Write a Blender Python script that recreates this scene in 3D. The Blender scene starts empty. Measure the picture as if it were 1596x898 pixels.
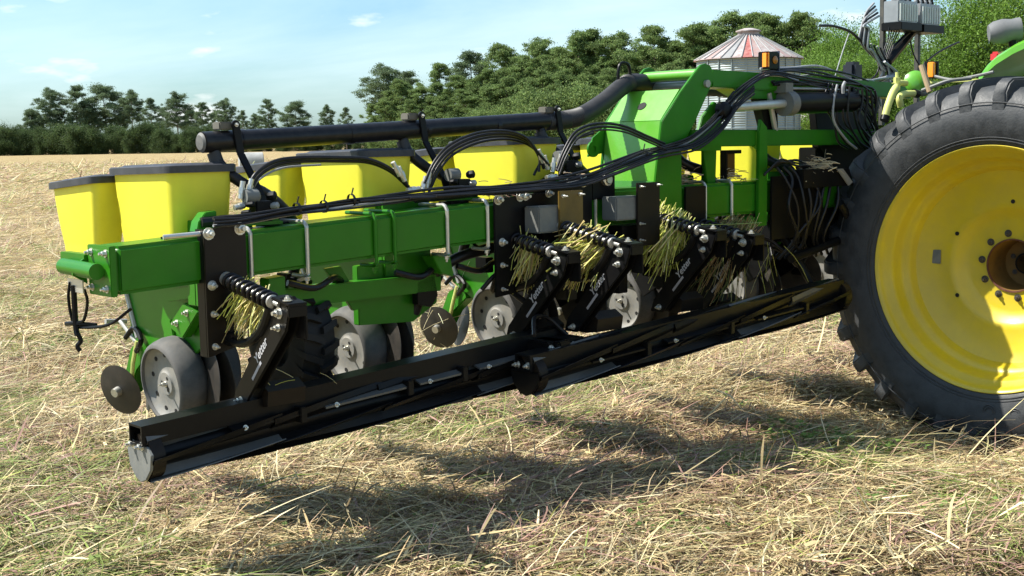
import bpy, bmesh, math, random
import numpy as np
from mathutils import Vector, Matrix
random.seed(7); RNG = np.random.default_rng(11)
sc = bpy.context.scene
COL = sc.collection

# ------------------------------------------------------------------ camera
FPX, CAMH = 2050.0, 1.69
PITCH, ROLL = math.atan(229 / FPX), math.radians(1.0)
fwd = Vector((0, math.cos(PITCH), -math.sin(PITCH)))
up0 = Vector((0, math.sin(PITCH), math.cos(PITCH))); rt0 = Vector((1, 0, 0))
rt = rt0 * math.cos(ROLL) - up0 * math.sin(ROLL); up = up0 * math.cos(ROLL) + rt0 * math.sin(ROLL)
CAM = Vector((0, 0, CAMH))
cd = bpy.data.cameras.new('camera'); cam = bpy.data.objects.new('camera', cd); COL.objects.link(cam)
cd.sensor_width = 36; cd.lens = FPX / 1596 * 36; cd.clip_end = 6000; cd.clip_start = .05
m = Matrix((rt, up, -fwd)).transposed().to_4x4(); m.translation = CAM; cam.matrix_world = m
sc.camera = cam

# ------------------------------------------------------------------ sun and sky
SUNV = Vector((-.80, .05, 1.0)).normalized()          # towards the sun
EL = math.asin(SUNV.z)
sd = bpy.data.lights.new('sun', 'SUN'); sun = bpy.data.objects.new('sun', sd); COL.objects.link(sun)
sd.energy = 5.0; sd.angle = math.radians(.53); sd.color = (1, .955, .87)
sun.rotation_euler = SUNV.to_track_quat('Z', 'Y').to_euler(); sun.location = (0, 0, 30)
w = bpy.data.worlds.new('World'); sc.world = w; w.use_nodes = True
nt = w.node_tree; nt.nodes.clear()
def WN(t, **k):
    n = nt.nodes.new(t)
    for a, b in k.items(): setattr(n, a, b)
    return n
sky = WN('ShaderNodeTexSky', sky_type='NISHITA', sun_disc=False)
sky.sun_elevation = EL; sky.sun_rotation = math.atan2(SUNV.x, SUNV.y)
sky.air_density = 1.0; sky.dust_density = 1.3; sky.ozone_density = 1.6; sky.altitude = 50
bgn = WN('ShaderNodeBackground'); bgn.inputs[1].default_value = .077
wo = WN('ShaderNodeOutputWorld')
tc = WN('ShaderNodeTexCoord')
mp = WN('ShaderNodeMapping'); mp.inputs['Scale'].default_value = (1.1, 1.1, 6.5); mp.inputs['Rotation'].default_value = (0.12, 0.1, 0.4)
nz = WN('ShaderNodeTexNoise'); nz.inputs['Scale'].default_value = 1.7; nz.inputs['Detail'].default_value = 9; nz.inputs['Roughness'].default_value = .56; nz.inputs['Distortion'].default_value = .4
cr = WN('ShaderNodeValToRGB'); cr.color_ramp.elements[0].position = .40; cr.color_ramp.elements[1].position = .74
cr.color_ramp.elements[1].color = (.46, .46, .46, 1)
# small puffy clouds low down
mp2 = WN('ShaderNodeMapping'); mp2.inputs['Scale'].default_value = (5.5, 5.5, 17.0); mp2.inputs['Location'].default_value = (.35, .2, .0)
nz2 = WN('ShaderNodeTexNoise'); nz2.inputs['Scale'].default_value = 2.6; nz2.inputs['Detail'].default_value = 8; nz2.inputs['Roughness'].default_value = .5
cr2 = WN('ShaderNodeValToRGB'); cr2.color_ramp.elements[0].position = .62; cr2.color_ramp.elements[1].position = .78; cr2.color_ramp.elements[1].color = (.8, .8, .8, 1)
mx = WN('ShaderNodeMix', data_type='RGBA'); mx.inputs['B'].default_value = (9.0, 10.3, 10.8, 1)
mx2 = WN('ShaderNodeMix', data_type='RGBA'); mx2.inputs['B'].default_value = (10, 9.9, 9.8, 1)
tint = WN('ShaderNodeMix', data_type='RGBA', blend_type='MULTIPLY'); tint.inputs['Factor'].default_value = 1; tint.inputs['B'].default_value = (.78, 1.10, 1.26, 1)
lk = nt.links.new
lk(tc.outputs['Generated'], mp.inputs[0]); lk(mp.outputs[0], nz.inputs['Vector']); lk(nz.outputs['Fac'], cr.inputs[0])
lk(tc.outputs['Generated'], mp2.inputs[0]); lk(mp2.outputs[0], nz2.inputs['Vector']); lk(nz2.outputs['Fac'], cr2.inputs[0])
lk(sky.outputs[0], tint.inputs['A']); lk(tint.outputs['Result'], mx.inputs['A']); lk(cr.outputs[0], mx.inputs['Factor'])
lk(mx.outputs['Result'], mx2.inputs['A']); lk(cr2.outputs[0], mx2.inputs['Factor'])
lk(mx2.outputs['Result'], bgn.inputs[0]); lk(bgn.outputs[0], wo.inputs[0])
sc.view_settings.view_transform = 'Standard'; sc.view_settings.look = 'None'
sc.view_settings.exposure = 0.92; sc.view_settings.gamma = 1
sc.render.engine = 'CYCLES'
sc.cycles.max_bounces = 6; sc.cycles.diffuse_bounces = 3; sc.cycles.transparent_max_bounces = 4

# ------------------------------------------------------------------ machine frame: s along the bar, u forward, z up
AZ = math.radians(42)
ES = Vector((math.cos(AZ), math.sin(AZ), 0)); EU = Vector((math.sin(AZ), -math.cos(AZ), 0))
ORG = Vector((-1.43, 4.75, 0))
def ray(x, y): return (fwd * FPX + rt * (x - 798) - up * (y - 449)).normalized()
def atU(x, y, u):
    v = ray(x, y); p = CAM + v * ((ORG + EU * u - CAM).dot(EU) / v.dot(EU)); q = p - ORG
    return (q.dot(ES), u, p.z)
def atS(x, y, s):
    v = ray(x, y); p = CAM + v * ((ORG + ES * s - CAM).dot(ES) / v.dot(ES)); q = p - ORG
    return (s, q.dot(EU), p.z)
def atD(x, y, d):
    v = ray(x, y); return CAM + v * (d / v.dot(fwd))
def zt(s): return 1.334 + .046 * s if s < 2.45 else 1.447      # top of the bar

# ------------------------------------------------------------------ materials
MATS = {}
def mat(name, col, rough=.5, metal=0, var=.15, dust=0.0, dustcol=(.34, .28, .19), scale=6, bump=0.0, bscale=60, spec=.5, coat=0, trans=0):
    m = bpy.data.materials.new(name); m.use_nodes = True; t = m.node_tree; b = t.nodes['Principled BSDF']
    N = lambda ty: t.nodes.new(ty)
    co = N('ShaderNodeTexCoord'); n1 = N('ShaderNodeTexNoise'); n1.inputs['Scale'].default_value = scale; n1.inputs['Detail'].default_value = 6; n1.inputs['Roughness'].default_value = .6
    t.links.new(co.outputs['Object'], n1.inputs['Vector'])
    mr = N('ShaderNodeMapRange'); mr.inputs['From Min'].default_value = .3; mr.inputs['From Max'].default_value = .7; mr.inputs['To Min'].default_value = 1 - var; mr.inputs['To Max'].default_value = 1 + var
    t.links.new(n1.outputs['Fac'], mr.inputs['Value'])
    mu = N('ShaderNodeVectorMath'); mu.operation = 'SCALE'; mu.inputs[0].default_value = col
    t.links.new(mr.outputs[0], mu.inputs['Scale'])
    last = mu.outputs[0]
    if dust > 0:
        n2 = N('ShaderNodeTexNoise'); n2.inputs['Scale'].default_value = scale * 2.3; n2.inputs['Detail'].default_value = 9; n2.inputs['Roughness'].default_value = .7
        t.links.new(co.outputs['Object'], n2.inputs['Vector'])
        r2 = N('ShaderNodeMapRange'); r2.inputs['From Min'].default_value = .38; r2.inputs['From Max'].default_value = .75; r2.inputs['To Max'].default_value = dust
        t.links.new(n2.outputs['Fac'], r2.inputs['Value'])
        mi = N('ShaderNodeMix'); mi.data_type = 'RGBA'; mi.inputs['B'].default_value = (*dustcol, 1)
        t.links.new(r2.outputs[0], mi.inputs['Factor']); t.links.new(last, mi.inputs['A']); last = mi.outputs['Result']
        r3 = N('ShaderNodeMapRange'); r3.inputs['To Min'].default_value = rough; r3.inputs['To Max'].default_value = min(1, rough + .5)
        t.links.new(r2.outputs[0], r3.inputs['Value']); t.links.new(r3.outputs[0], b.inputs['Roughness'])
    else: b.inputs['Roughness'].default_value = rough
    t.links.new(last, b.inputs['Base Color'])
    b.inputs['Metallic'].default_value = metal; b.inputs['Specular IOR Level'].default_value = spec; b.inputs['Coat Weight'].default_value = coat
    b.inputs['Coat Roughness'].default_value = .15
    if bump > 0:
        n3 = N('ShaderNodeTexNoise'); n3.inputs['Scale'].default_value = bscale; n3.inputs['Detail'].default_value = 5
        t.links.new(co.outputs['Object'], n3.inputs['Vector'])
        bp = N('ShaderNodeBump'); bp.inputs['Strength'].default_value = bump; bp.inputs['Distance'].default_value = .01
        t.links.new(n3.outputs['Fac'], bp.inputs['Height']); t.links.new(bp.outputs[0], b.inputs['Normal'])
    if trans > 0:
        tr = N('ShaderNodeBsdfTranslucent'); t.links.new(last, tr.inputs[0]); ms = N('ShaderNodeMixShader'); ms.inputs[0].default_value = trans
        t.links.new(b.outputs[0], ms.inputs[1]); t.links.new(tr.outputs[0], ms.inputs[2]); t.links.new(ms.outputs[0], t.nodes['Material Output'].inputs[0])
    MATS[name] = m; return m
GREEN = mat('green_paint', (.023, .165, .006), .32, var=.12, dust=.07, dustcol=(.14, .17, .08), spec=.22, coat=.06)
YELP = mat('yellow_poly', (.80, .73, .05), .42, var=.06, dust=.08, dustcol=(.5, .42, .12), spec=.35, trans=.05)
YEL = mat('yellow_rim_paint', (.58, .44, .012), .36, var=.10, dust=.34, dustcol=(.36, .28, .10), scale=2.6, coat=.15)
LID = mat('grey_lid_plastic', (.020, .021, .026), .45, var=.15, dust=.30, dustcol=(.16, .16, .17))
BLACK = mat('black_paint', (.005, .005, .0055), .36, var=.2, spec=.17, dust=.035, dustcol=(.10, .085, .06))
BROWNB = mat('dusty_black_plate', (.011, .008, .006), .4, var=.3, spec=.2, dust=.07, dustcol=(.10, .075, .05), scale=4)
HOSE = mat('black_hose', (.008, .008, .010), .36, var=.2, spec=.3, dust=.04)
PIPE = mat('black_pipe', (.006, .006, .008), .33, spec=.3, var=.2, dust=.08, dustcol=(.2, .18, .15), scale=9)
CORR = mat('black_ribbed_hose', (.018, .018, .02), .5, var=.2, dust=.3, dustcol=(.07, .068, .06))
ZINC = mat('zinc', (.62, .61, .56), .34, metal=.75, var=.15, dust=.25)
STEEL = mat('worn_steel', (.42, .42, .40), .45, metal=.6, var=.25, dust=.4)
WHEELG = mat('grey_gauge_wheel', (.19, .19, .18), .62, var=.25, dust=.75, dustcol=(.30, .27, .22), scale=9)
TREADG = mat('worn_rubber', (.07, .07, .068), .7, var=.3, dust=.45, dustcol=(.20, .18, .16), scale=7)
DISC = mat('dark_disc_steel', (.032, .03, .028), .42, metal=.3, var=.3, dust=.4, dustcol=(.12, .09, .06))
TYRE = mat('tyre_rubber', (.022, .024, .026), .5, var=.22, dust=.65, dustcol=(.075, .078, .08), scale=5, bump=.15, bscale=90)
DARK = mat('dark_hole', (.006, .006, .006), .8, var=.1)
RUST = mat('rust', (.10, .03, .018), .75, var=.4, dust=.3, dustcol=(.2, .1, .05), scale=20)
HUBIN = mat('hub_inside', (.16, .085, .015), .7, var=.3)
BOLTD = mat('dark_bolt', (.07, .06, .05), .55, metal=.3, var=.3)
DECAL = mat('white_decal', (.42, .42, .44), .5, var=.05, dust=.1)
GREYB = mat('grey_painted_steel', (.13, .135, .13), .55, var=.2, dust=.5, dustcol=(.25, .24, .2))
PALEY = mat('pale_yellow_hose', (.55, .58, .16), .5, var=.12, dust=.3)
AMBER = mat('amber_lens', (.95, .30, .01), .2, var=.05, coat=.5)
REDL = mat('red_lens', (.65, .02, .03), .2, var=.05, coat=.5)
WOOD = mat('tan_handle', (.36, .26, .15), .6, var=.2)
GREEN_LIT = mat('green_paint_lit', (.10, .36, .02), .34, var=.06, dust=.12, coat=.4)  # lighter copy of the green paint, sunlit brightness put into the colour
WORKG = mat('grey_light_housing', (.12, .125, .13), .7, var=.15, dust=.3, dustcol=(.25, .24, .22))
BLOCK = mat('valve_block', (.32, .33, .34), .4, metal=.5, var=.2)
CLEARP = mat('milky_plastic', (.62, .63, .60), .35, var=.1)
CABLE = mat('grey_cable', (.28, .29, .30), .5, var=.2)
BLUE = mat('blue_clip', (.03, .08, .3), .5, var=.2)

# ------------------------------------------------------------------ mesh builder (local coordinates s, u, z -> x, -y, z)
class MB:
    def __init__(s, flip=True): s.v = []; s.f = []; s.flip = flip
    def add(s, vs, fs):
        o = len(s.v); s.v += [tuple(p) for p in vs]; s.f += [tuple(i + o for i in f) for f in fs]; return s
    def box(s, a, b, taper=None):
        x0, y0, z0 = a; x1, y1, z1 = b
        return s.add([(x0, y0, z0), (x1, y0, z0), (x1, y1, z0), (x0, y1, z0), (x0, y0, z1), (x1, y0, z1), (x1, y1, z1), (x0, y1, z1)],
                     [(0, 3, 2, 1), (4, 5, 6, 7), (0, 1, 5, 4), (1, 2, 6, 5), (2, 3, 7, 6), (3, 0, 4, 7)])
    def prism(s, pts, d):                  # planar polygon pts (3-D) pushed by vector d
        n = len(pts); P = [Vector(p) for p in pts]; D = Vector(d)
        return s.add(P + [p + D for p in P], [tuple(range(n)), tuple(range(2 * n - 1, n - 1, -1))] + [(i, n + i, n + (i + 1) % n, (i + 1) % n) for i in range(n)])
    def uz(s, pts, s0, s1): return s.prism([(s0, u, z) for u, z in pts], (s1 - s0, 0, 0))
    def sz(s, pts, u0, u1): return s.prism([(a, u0, z) for a, z in pts], (0, u1 - u0, 0))
    def tube(s, pts, r, n=8, cap=True, closed=False):
        P = [Vector(p) for p in pts]; K = len(P); R = r if hasattr(r, '__len__') else [r] * K
        T = []
        for i in range(K):
            a = P[i - 1] if (i or closed) else P[i]; b = P[(i + 1) % K] if (i < K - 1 or closed) else P[i]
            T.append((b - a).normalized())
        nrm = T[0].orthogonal().normalized(); vs = []
        for i in range(K):
            if i: nrm = (nrm - T[i] * nrm.dot(T[i]))
            if nrm.length < 1e-6: nrm = T[i].orthogonal()
            nrm.normalize(); bn = T[i].cross(nrm)
            for k in range(n):
                a = 2 * math.pi * k / n; vs.append(P[i] + (nrm * math.cos(a) + bn * math.sin(a)) * R[i])
        fs = []
        for i in range(K if closed else K - 1):
            j = (i + 1) % K
            for k in range(n): fs.append((i * n + k, i * n + (k + 1) % n, j * n + (k + 1) % n, j * n + k))
        if cap and not closed: fs += [tuple(range(n - 1, -1, -1)), tuple(range((K - 1) * n, K * n))]
        return s.add(vs, fs)
    def cyl(s, a, b, r, n=14, r2=None): return s.tube([a, b], [r, r if r2 is None else r2], n)
    def lathe(s, prof, c, ax, n=32, cap0=False, cap1=False, sx=None):   # prof: (along axis, radius)
        A = Vector(ax).normalized(); X = (Vector(sx) if sx else A.orthogonal()).normalized(); Y = A.cross(X); C = Vector(c); vs = []
        for h, r in prof:
            for k in range(n):
                a = 2 * math.pi * k / n; vs.append(C + A * h + (X * math.cos(a) + Y * math.sin(a)) * r)
        fs = [(i * n + k, i * n + (k + 1) % n, (i + 1) * n + (k + 1) % n, (i + 1) * n + k) for i in range(len(prof) - 1) for k in range(n)]
        if cap0: fs.append(tuple(range(n - 1, -1, -1)))
        if cap1: fs.append(tuple(range((len(prof) - 1) * n, len(prof) * n)))
        return s.add(vs, fs)
    def loft(s, rings, cap=True):
        n = len(rings[0]); vs = [p for r in rings for p in r]
        fs = [(i * n + k, i * n + (k + 1) % n, (i + 1) * n + (k + 1) % n, (i + 1) * n + k) for i in range(len(rings) - 1) for k in range(n)]
        if cap: fs += [tuple(range(n - 1, -1, -1)), tuple(range((len(rings) - 1) * n, len(rings) * n))]
        return s.add(vs, fs)
    def bolt(s, c, ax, r=.012, h=.012):
        A = Vector(ax).normalized(); C = Vector(c)
        s.lathe([(0, r * 1.5), (.003, r * 1.5)], C, A, 12, True, True); s.lathe([(.003, r), (.003 + h, r), (.004 + h, r * .8)], C, A, 6, True, True)
        return s.lathe([(.003 + h, r * .55), (.003 + 2 * h, r * .5)], C, A, 8, True, True)
    def mesh(s, name, m, bevel=0, smooth=35, seg=2):
        me = bpy.data.meshes.new(name)
        sg = -1 if s.flip else 1
        me.from_pydata([(p[0], sg * p[1], p[2]) for p in s.v], [], s.f)
        bm = bmesh.new(); bm.from_mesh(me); bmesh.ops.recalc_face_normals(bm, faces=bm.faces)
        if bevel:
            es = [e for e in bm.edges if len(e.link_faces) == 2 and e.calc_face_angle(0) > .6]
            bmesh.ops.bevel(bm, geom=es, offset=bevel, segments=seg, affect='EDGES', clamp_overlap=True)
        bm.to_mesh(me); bm.free()
        me.materials.append(m)
        if smooth:
            me.shade_smooth(); me.set_sharp_from_angle(angle=math.radians(smooth))
        return me
    def build(s, name, m, parent=None, **k): return obj(name, s.mesh(name, m, **k), parent)
def obj(name, me, parent=None, loc=None, mtx=None):
    o = bpy.data.objects.new(name, me); COL.objects.link(o)
    if parent: o.parent = parent
    if loc is not None: o.location = loc
    if mtx is not None: o.matrix_local = mtx
    return o
def tag(o, label=None, cat=None, group=None, kind=None):
    if label: o['label'] = label
    if cat: o['category'] = cat
    if group: o['group'] = group
    if kind: o['kind'] = kind
    return o
def empty(name, loc=(0, 0, 0), rz=0, label=None, cat=None, group=None):
    o = bpy.data.objects.new(name, None); COL.objects.link(o); o.location = loc; o.rotation_euler = (0, 0, rz); o.empty_display_size = .2
    return tag(o, label, cat, group)
def kids(o): return [c for c in bpy.data.objects if c.parent == o]
def copy_tree(o, parent=None, top=True):
    c = o.copy(); COL.objects.link(c)
    if parent is not None: c.parent = parent
    for ch in kids(o): copy_tree(ch, c, False)
    return c
def smoothpath(pts, n=6):                  # Catmull-Rom
    P = [Vector(p) for p in pts]; P = [P[0] * 2 - P[1]] + P + [P[-1] * 2 - P[-2]]; out = []
    for i in range(1, len(P) - 2):
        a, b, c, d = P[i - 1:i + 3]
        for k in range(n):
            t = k / n; out.append(.5 * ((2 * b) + (c - a) * t + (2 * a - 5 * b + 4 * c - d) * t * t + (3 * b - a - 3 * c + d) * t ** 3))
    return out + [P[-2]]

# ================================================================== SETTING
from mathutils import noise as MN
def gz(x, y):
    """height of the stubble ground"""
    d = math.hypot(x, y)
    h = 0
    if d < 60:
        k = max(0, 1 - d / 60)
        h += .07 * min(1, k * 1.6)                                              # thickness of the straw mat
        h += .05 * k * (MN.noise(Vector((x * 1.1, y * 1.1, 3))) + .7 * MN.noise(Vector((x * 3.1, y * 3.1, 8)))) + (.018 * MN.noise(Vector((x * 8, y * 8, 5))) if d < 16 else 0)
        h += .085 * math.exp(-((x - 1.35) ** 2 / .8 + (y - 5.1) ** 2 / .9))          # raked heap, right foreground
        h -= .075 * math.exp(-((x - 2.5) ** 2 / .8 + (y - 6.9) ** 2 / .5))
        h -= .03 * math.exp(-((x - .6) ** 2 / .9 + (y - 6.6) ** 2 / .4))
    return h
def strawmat(name, far=False):
    m = bpy.data.materials.new(name); m.use_nodes = True; t = m.node_tree; b = t.nodes['Principled BSDF']; N = t.nodes.new; L = t.links.new
    co = N('ShaderNodeTexCoord')
    n1 = N('ShaderNodeTexNoise'); n1.inputs['Scale'].default_value = .6; n1.inputs['Detail'].default_value = 14; n1.inputs['Roughness'].default_value = .8
    n2 = N('ShaderNodeTexNoise'); n2.inputs['Scale'].default_value = 9; n2.inputs['Detail'].default_value = 9; n2.inputs['Roughness'].default_value = .75
    mp = N('ShaderNodeMapping'); mp.inputs['Scale'].default_value = (1, .45, 1); mp.inputs['Rotation'].default_value = (0, 0, .5)
    L(co.outputs['Object'], mp.inputs[0]); L(mp.outputs[0], n1.inputs['Vector']); L(co.outputs['Object'], n2.inputs['Vector'])
    r1 = N('ShaderNodeValToRGB'); e = r1.color_ramp.elements
    e[0].position = .32; e[0].color = (.22, .19, .09, 1); e[1].position = .68; e[1].color = (.58, .48, .28, 1)
    x = e.new(.46); x.color = (.37, .29, .16, 1); x = e.new(.56); x.color = (.47, .38, .22, 1)
    L(n1.outputs['Fac'], r1.inputs[0])
    n4 = N('ShaderNodeTexNoise'); n4.inputs['Scale'].default_value = 1.6; n4.inputs['Detail'].default_value = 14; n4.inputs['Roughness'].default_value = .85; L(co.outputs['Object'], n4.inputs['Vector'])
    ad = N('ShaderNodeMath'); ad.operation = 'MULTIPLY_ADD'; ad.inputs[1].default_value = .6; L(n4.outputs['Fac'], ad.inputs[0]); sb = N('ShaderNodeMath'); sb.operation = 'MULTIPLY'; sb.inputs[1].default_value = .4; L(n2.outputs['Fac'], sb.inputs[0]); L(sb.outputs[0], ad.inputs[2])
    r2 = N('ShaderNodeValToRGB'); e = r2.color_ramp.elements
    e[0].position = .38; e[0].color = (.16, .13, .10, 1); e[1].position = .62; e[1].color = (1.35, 1.3, 1.15, 1)
    L(ad.outputs[0], r2.inputs[0])
    mu = N('ShaderNodeMix'); mu.data_type = 'RGBA'; mu.blend_type = 'MULTIPLY'; mu.inputs['Factor'].default_value = 1
    L(r1.outputs[0], mu.inputs['A']); L(r2.outputs[0], mu.inputs['B']); L(mu.outputs['Result'], b.inputs['Base Color'])
    b.inputs['Roughness'].default_value = .9; b.inputs['Specular IOR Level'].default_value = .1
    bp = N('ShaderNodeBump'); bp.inputs['Strength'].default_value = .8; bp.inputs['Distance'].default_value = .05; L(n2.outputs['Fac'], bp.inputs['Height']); L(bp.outputs[0], b.inputs['Normal'])
    return m
GROUNDM = strawmat('stubble_ground')
def ground():
    ys = [-6, -3, 0, 2, 3, 4] + list(np.arange(4.15, 12, .12)) + list(np.geomspace(12, 60, 60)) + [80, 120, 200, 350, 600, 1000, 1800, 3500]
    n = 90; vs = []; fs = []
    for j, y in enumerate(ys):
        hw = max(4.5, abs(y) * .62 + 2) if y < 200 else y * 1.1
        for i in range(n + 1):
            x = (i / n * 2 - 1) * hw; vs.append((x, y, gz(x, y)))
    for j in range(len(ys) - 1):
        for i in range(n): a = j * (n + 1) + i; fs.append((a, a + 1, a + n + 2, a + n + 1))
    me = bpy.data.meshes.new('ground'); me.from_pydata(vs, [], fs); me.materials.append(GROUNDM); me.shade_smooth()
    tag(obj('ground', me), kind='structure')
    # a wide base sheet so that the field goes on to every side
    me = bpy.data.meshes.new('field'); me.from_pydata([(-4000, -4000, -.35), (4000, -4000, -.35), (4000, 4000, -.35), (-4000, 4000, -.35)], [], [(0, 1, 2, 3)]); me.materials.append(GROUNDM)
    tag(obj('field', me), kind='structure')
ground()

# ---- straw: real blades, one object
def attrmat(name, rough=.7, trans=.25, spec=.25):
    m = bpy.data.materials.new(name); m.use_nodes = True; t = m.node_tree; b = t.nodes['Principled BSDF']
    a = t.nodes.new('ShaderNodeAttribute'); a.attribute_name = 'tone'
    t.links.new(a.outputs['Color'], b.inputs['Base Color']); b.inputs['Roughness'].default_value = rough; b.inputs['Specular IOR Level'].default_value = spec
    if trans:
        tr = t.nodes.new('ShaderNodeBsdfTranslucent'); t.links.new(a.outputs['Color'], tr.inputs[0]); ms = t.nodes.new('ShaderNodeMixShader'); ms.inputs[0].default_value = trans
        t.links.new(b.outputs[0], ms.inputs[1]); t.links.new(tr.outputs[0], ms.inputs[2]); t.links.new(ms.outputs[0], t.nodes['Material Output'].inputs[0])
    return m
STRAWM = attrmat('straw_blade', .55, .2, .35)
def raw_mesh(name, V, F, C, m):            # V (n,3), F (m,k), C per-vertex colour
    me = bpy.data.meshes.new(name); k = F.shape[1]
    me.vertices.add(len(V)); me.vertices.foreach_set('co', V.astype(np.float32).ravel())
    me.loops.add(F.size); me.loops.foreach_set('vertex_index', F.astype(np.int32).ravel())
    me.polygons.add(len(F)); me.polygons.foreach_set('loop_start', np.arange(0, F.size, k, dtype=np.int32)); me.polygons.foreach_set('loop_total', np.full(len(F), k, dtype=np.int32))
    if C is not None:
        at = me.color_attributes.new('tone', 'FLOAT_COLOR', 'POINT'); c4 = np.ones((len(V), 4), np.float32); c4[:, :3] = C; at.data.foreach_set('color', c4.ravel())
    me.update(calc_edges=True); me.validate(); me.materials.append(m); return me
NG = 420; GX0, GX1, GY0, GY1 = -30, 30, 3, 63
def gz_arr(x, y):
    return np.array([gz(a, b) for a, b in zip(x, y)])
# coarse height lookup for speed
_lx = np.linspace(-12, 12, 241); _ly = np.linspace(3.5, 27.5, 241)
_H = np.array([[gz(a, b) for a in _lx] for b in _ly])
def gzf(x, y):
    fx = np.clip((x + 12) / .1, 0, 239.99); fy = np.clip((y - 3.5) / .1, 0, 239.99); i = fx.astype(int); j = fy.astype(int); a = fx - i; b = fy - j
    return _H[j, i] * (1 - a) * (1 - b) + _H[j, i + 1] * a * (1 - b) + _H[j + 1, i] * (1 - a) * b + _H[j + 1, i + 1] * a * b
PAL = np.array([(.80, .65, .34), (.72, .55, .29), (.62, .44, .23), (.88, .76, .48), (.46, .31, .18), (.52, .30, .23), (.30, .22, .11), (.42, .46, .12), (.22, .31, .06), (.72, .64, .33)])
PW = np.array([.21, .18, .11, .17, .08, .07, .05, .03, .015, .09]); PW = PW / PW.sum()
def vnoise(x, y, s, seed):
    r = np.random.default_rng(seed); G = r.random((64, 64)); fx = (x * s) % 63; fy = (y * s) % 63
    i = np.floor(fx).astype(int); j = np.floor(fy).astype(int); a = fx - i; b = fy - j; a = a * a * (3 - 2 * a); b = b * b * (3 - 2 * b)
    return G[i, j] * (1 - a) * (1 - b) + G[(i + 1) % 64, j] * a * (1 - b) + G[i, (j + 1) % 64] * (1 - a) * b + G[(i + 1) % 64, (j + 1) % 64] * a * b
def blades(n, y0, y1, wmul, lmul, seg=3, upright=0, greens=1.0, p=1.0, zl=.05):
    r = RNG
    # depth drawn so that density falls slowly with distance
    t = r.random(n); y = (y0 ** p + t * (y1 ** p - y0 ** p)) ** (1 / p)
    x = (r.random(n) * 2 - 1) * (y * .45 + .9)
    # clumping
    nzv = vnoise(x + 50, y, 1.3, 1) * .6 + vnoise(x + 50, y, 3.7, 2) * .4
    keep = r.random(n) < np.clip(-.05 + 1.75 * nzv, .12, 1); x, y, nzv = x[keep], y[keep], nzv[keep]; n = len(x)
    z = gzf(x, y) + r.random(n) ** 1.6 * zl * (.4 + 1.2 * nzv)
    L = lmul * (.06 + .22 * r.random(n) ** 1.5)
    flow = vnoise(x + 20, y + 9, .55, 3) * 4.2 - 1.2
    az = flow + r.normal(0, .75, n) + (r.random(n) < .25) * r.random(n) * 6.28
    el = np.abs(r.normal(0, .16, n)) + (r.random(n) < .06) * r.random(n) * .7 + upright * (.6 + .7 * r.random(n))
    el = np.clip(el, -.1, 1.45)
    wd = wmul * (.0013 + .0018 * r.random(n) ** 2)
    bend = r.normal(0, .45, n); droop = r.random(n) * .9
    cols = PAL[r.choice(len(PAL), n, p=PW)] * (.26 + .78 * r.random((n, 1)))
    gsel = (vnoise(x + 80, y + 5, .9, 4) > .58) & (r.random(n) < .40 * greens)
    cols[gsel] = np.array((.20, .25, .06)) * (.5 + .9 * r.random((gsel.sum(), 1)))
    psel = (vnoise(x + 30, y + 55, 1.1, 6) > .58) & (r.random(n) < .24)
    cols[psel] = np.array((.40, .24, .19)) * (.5 + .7 * r.random((psel.sum(), 1)))
    K = seg + 1; V = np.zeros((n, K, 2, 3)); P = np.stack([x, y, z], 1); a = az.copy(); e = el.copy()
    for k in range(K):
        side = np.stack([-np.sin(a), np.cos(a), r.normal(0, .35, n)], 1); side /= np.linalg.norm(side, axis=1, keepdims=True)
        ww = wd * (1 if k < K - 1 else .35)
        V[:, k, 0] = P - side * ww[:, None]; V[:, k, 1] = P + side * ww[:, None]
        st = L / seg; P = P + np.stack([np.cos(a) * np.cos(e), np.sin(a) * np.cos(e), np.sin(e)], 1) * st[:, None]
        a = a + bend / seg; e = e - droop / seg * (1 + upright * .3)
        g = gzf(P[:, 0], P[:, 1]) + .001; P[:, 2] = np.maximum(P[:, 2], g)
    base = (np.arange(n) * K * 2)[:, None]; F = []
    for k in range(seg): F.append(np.concatenate([base + k * 2, base + k * 2 + 1, base + k * 2 + 3, base + k * 2 + 2], 1))
    F = np.stack(F, 1).reshape(-1, 4)
    C = np.repeat(cols, K * 2, 0)
    return V.reshape(-1, 3), F, C
def merge(parts):
    V, F, C, o = [], [], [], 0
    for v, f, c in parts: V.append(v); F.append(f + o); C.append(c); o += len(v)
    return np.concatenate(V), np.concatenate(F), np.concatenate(C)
parts = [blades(270000, 4.5, 9.5, 1.12, 1.2, 3, p=1.2, zl=.07),
         blades(15000, 4.5, 11, 1.8, 2.1, 3, p=1.2, zl=.11),
         blades(14000, 4.5, 12, 3.4, .5, 2, p=1.2, zl=.09),
         blades(6500, 4.5, 10, .9, .62, 3, upright=1, p=1.2),
         blades(120000, 9.5, 17, 1.7, 1.3, 2, p=1.2),
         blades(70000, 17, 34, 3.2, 1.6, 1, p=1.2, zl=.08),
         blades(50000, 34, 60, 6.5, 2.6, 1, p=1.2, zl=.12),
         blades(45000, 60, 150, 15, 4.5, 1, p=1.1, zl=.14)]
V, F, C = merge(parts)
tag(obj('cut_straw', raw_mesh('cut_straw', V, F, C, STRAWM)), 'flattened dry straw and cut cover crop lying thick over the field', 'straw', kind='stuff')
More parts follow.
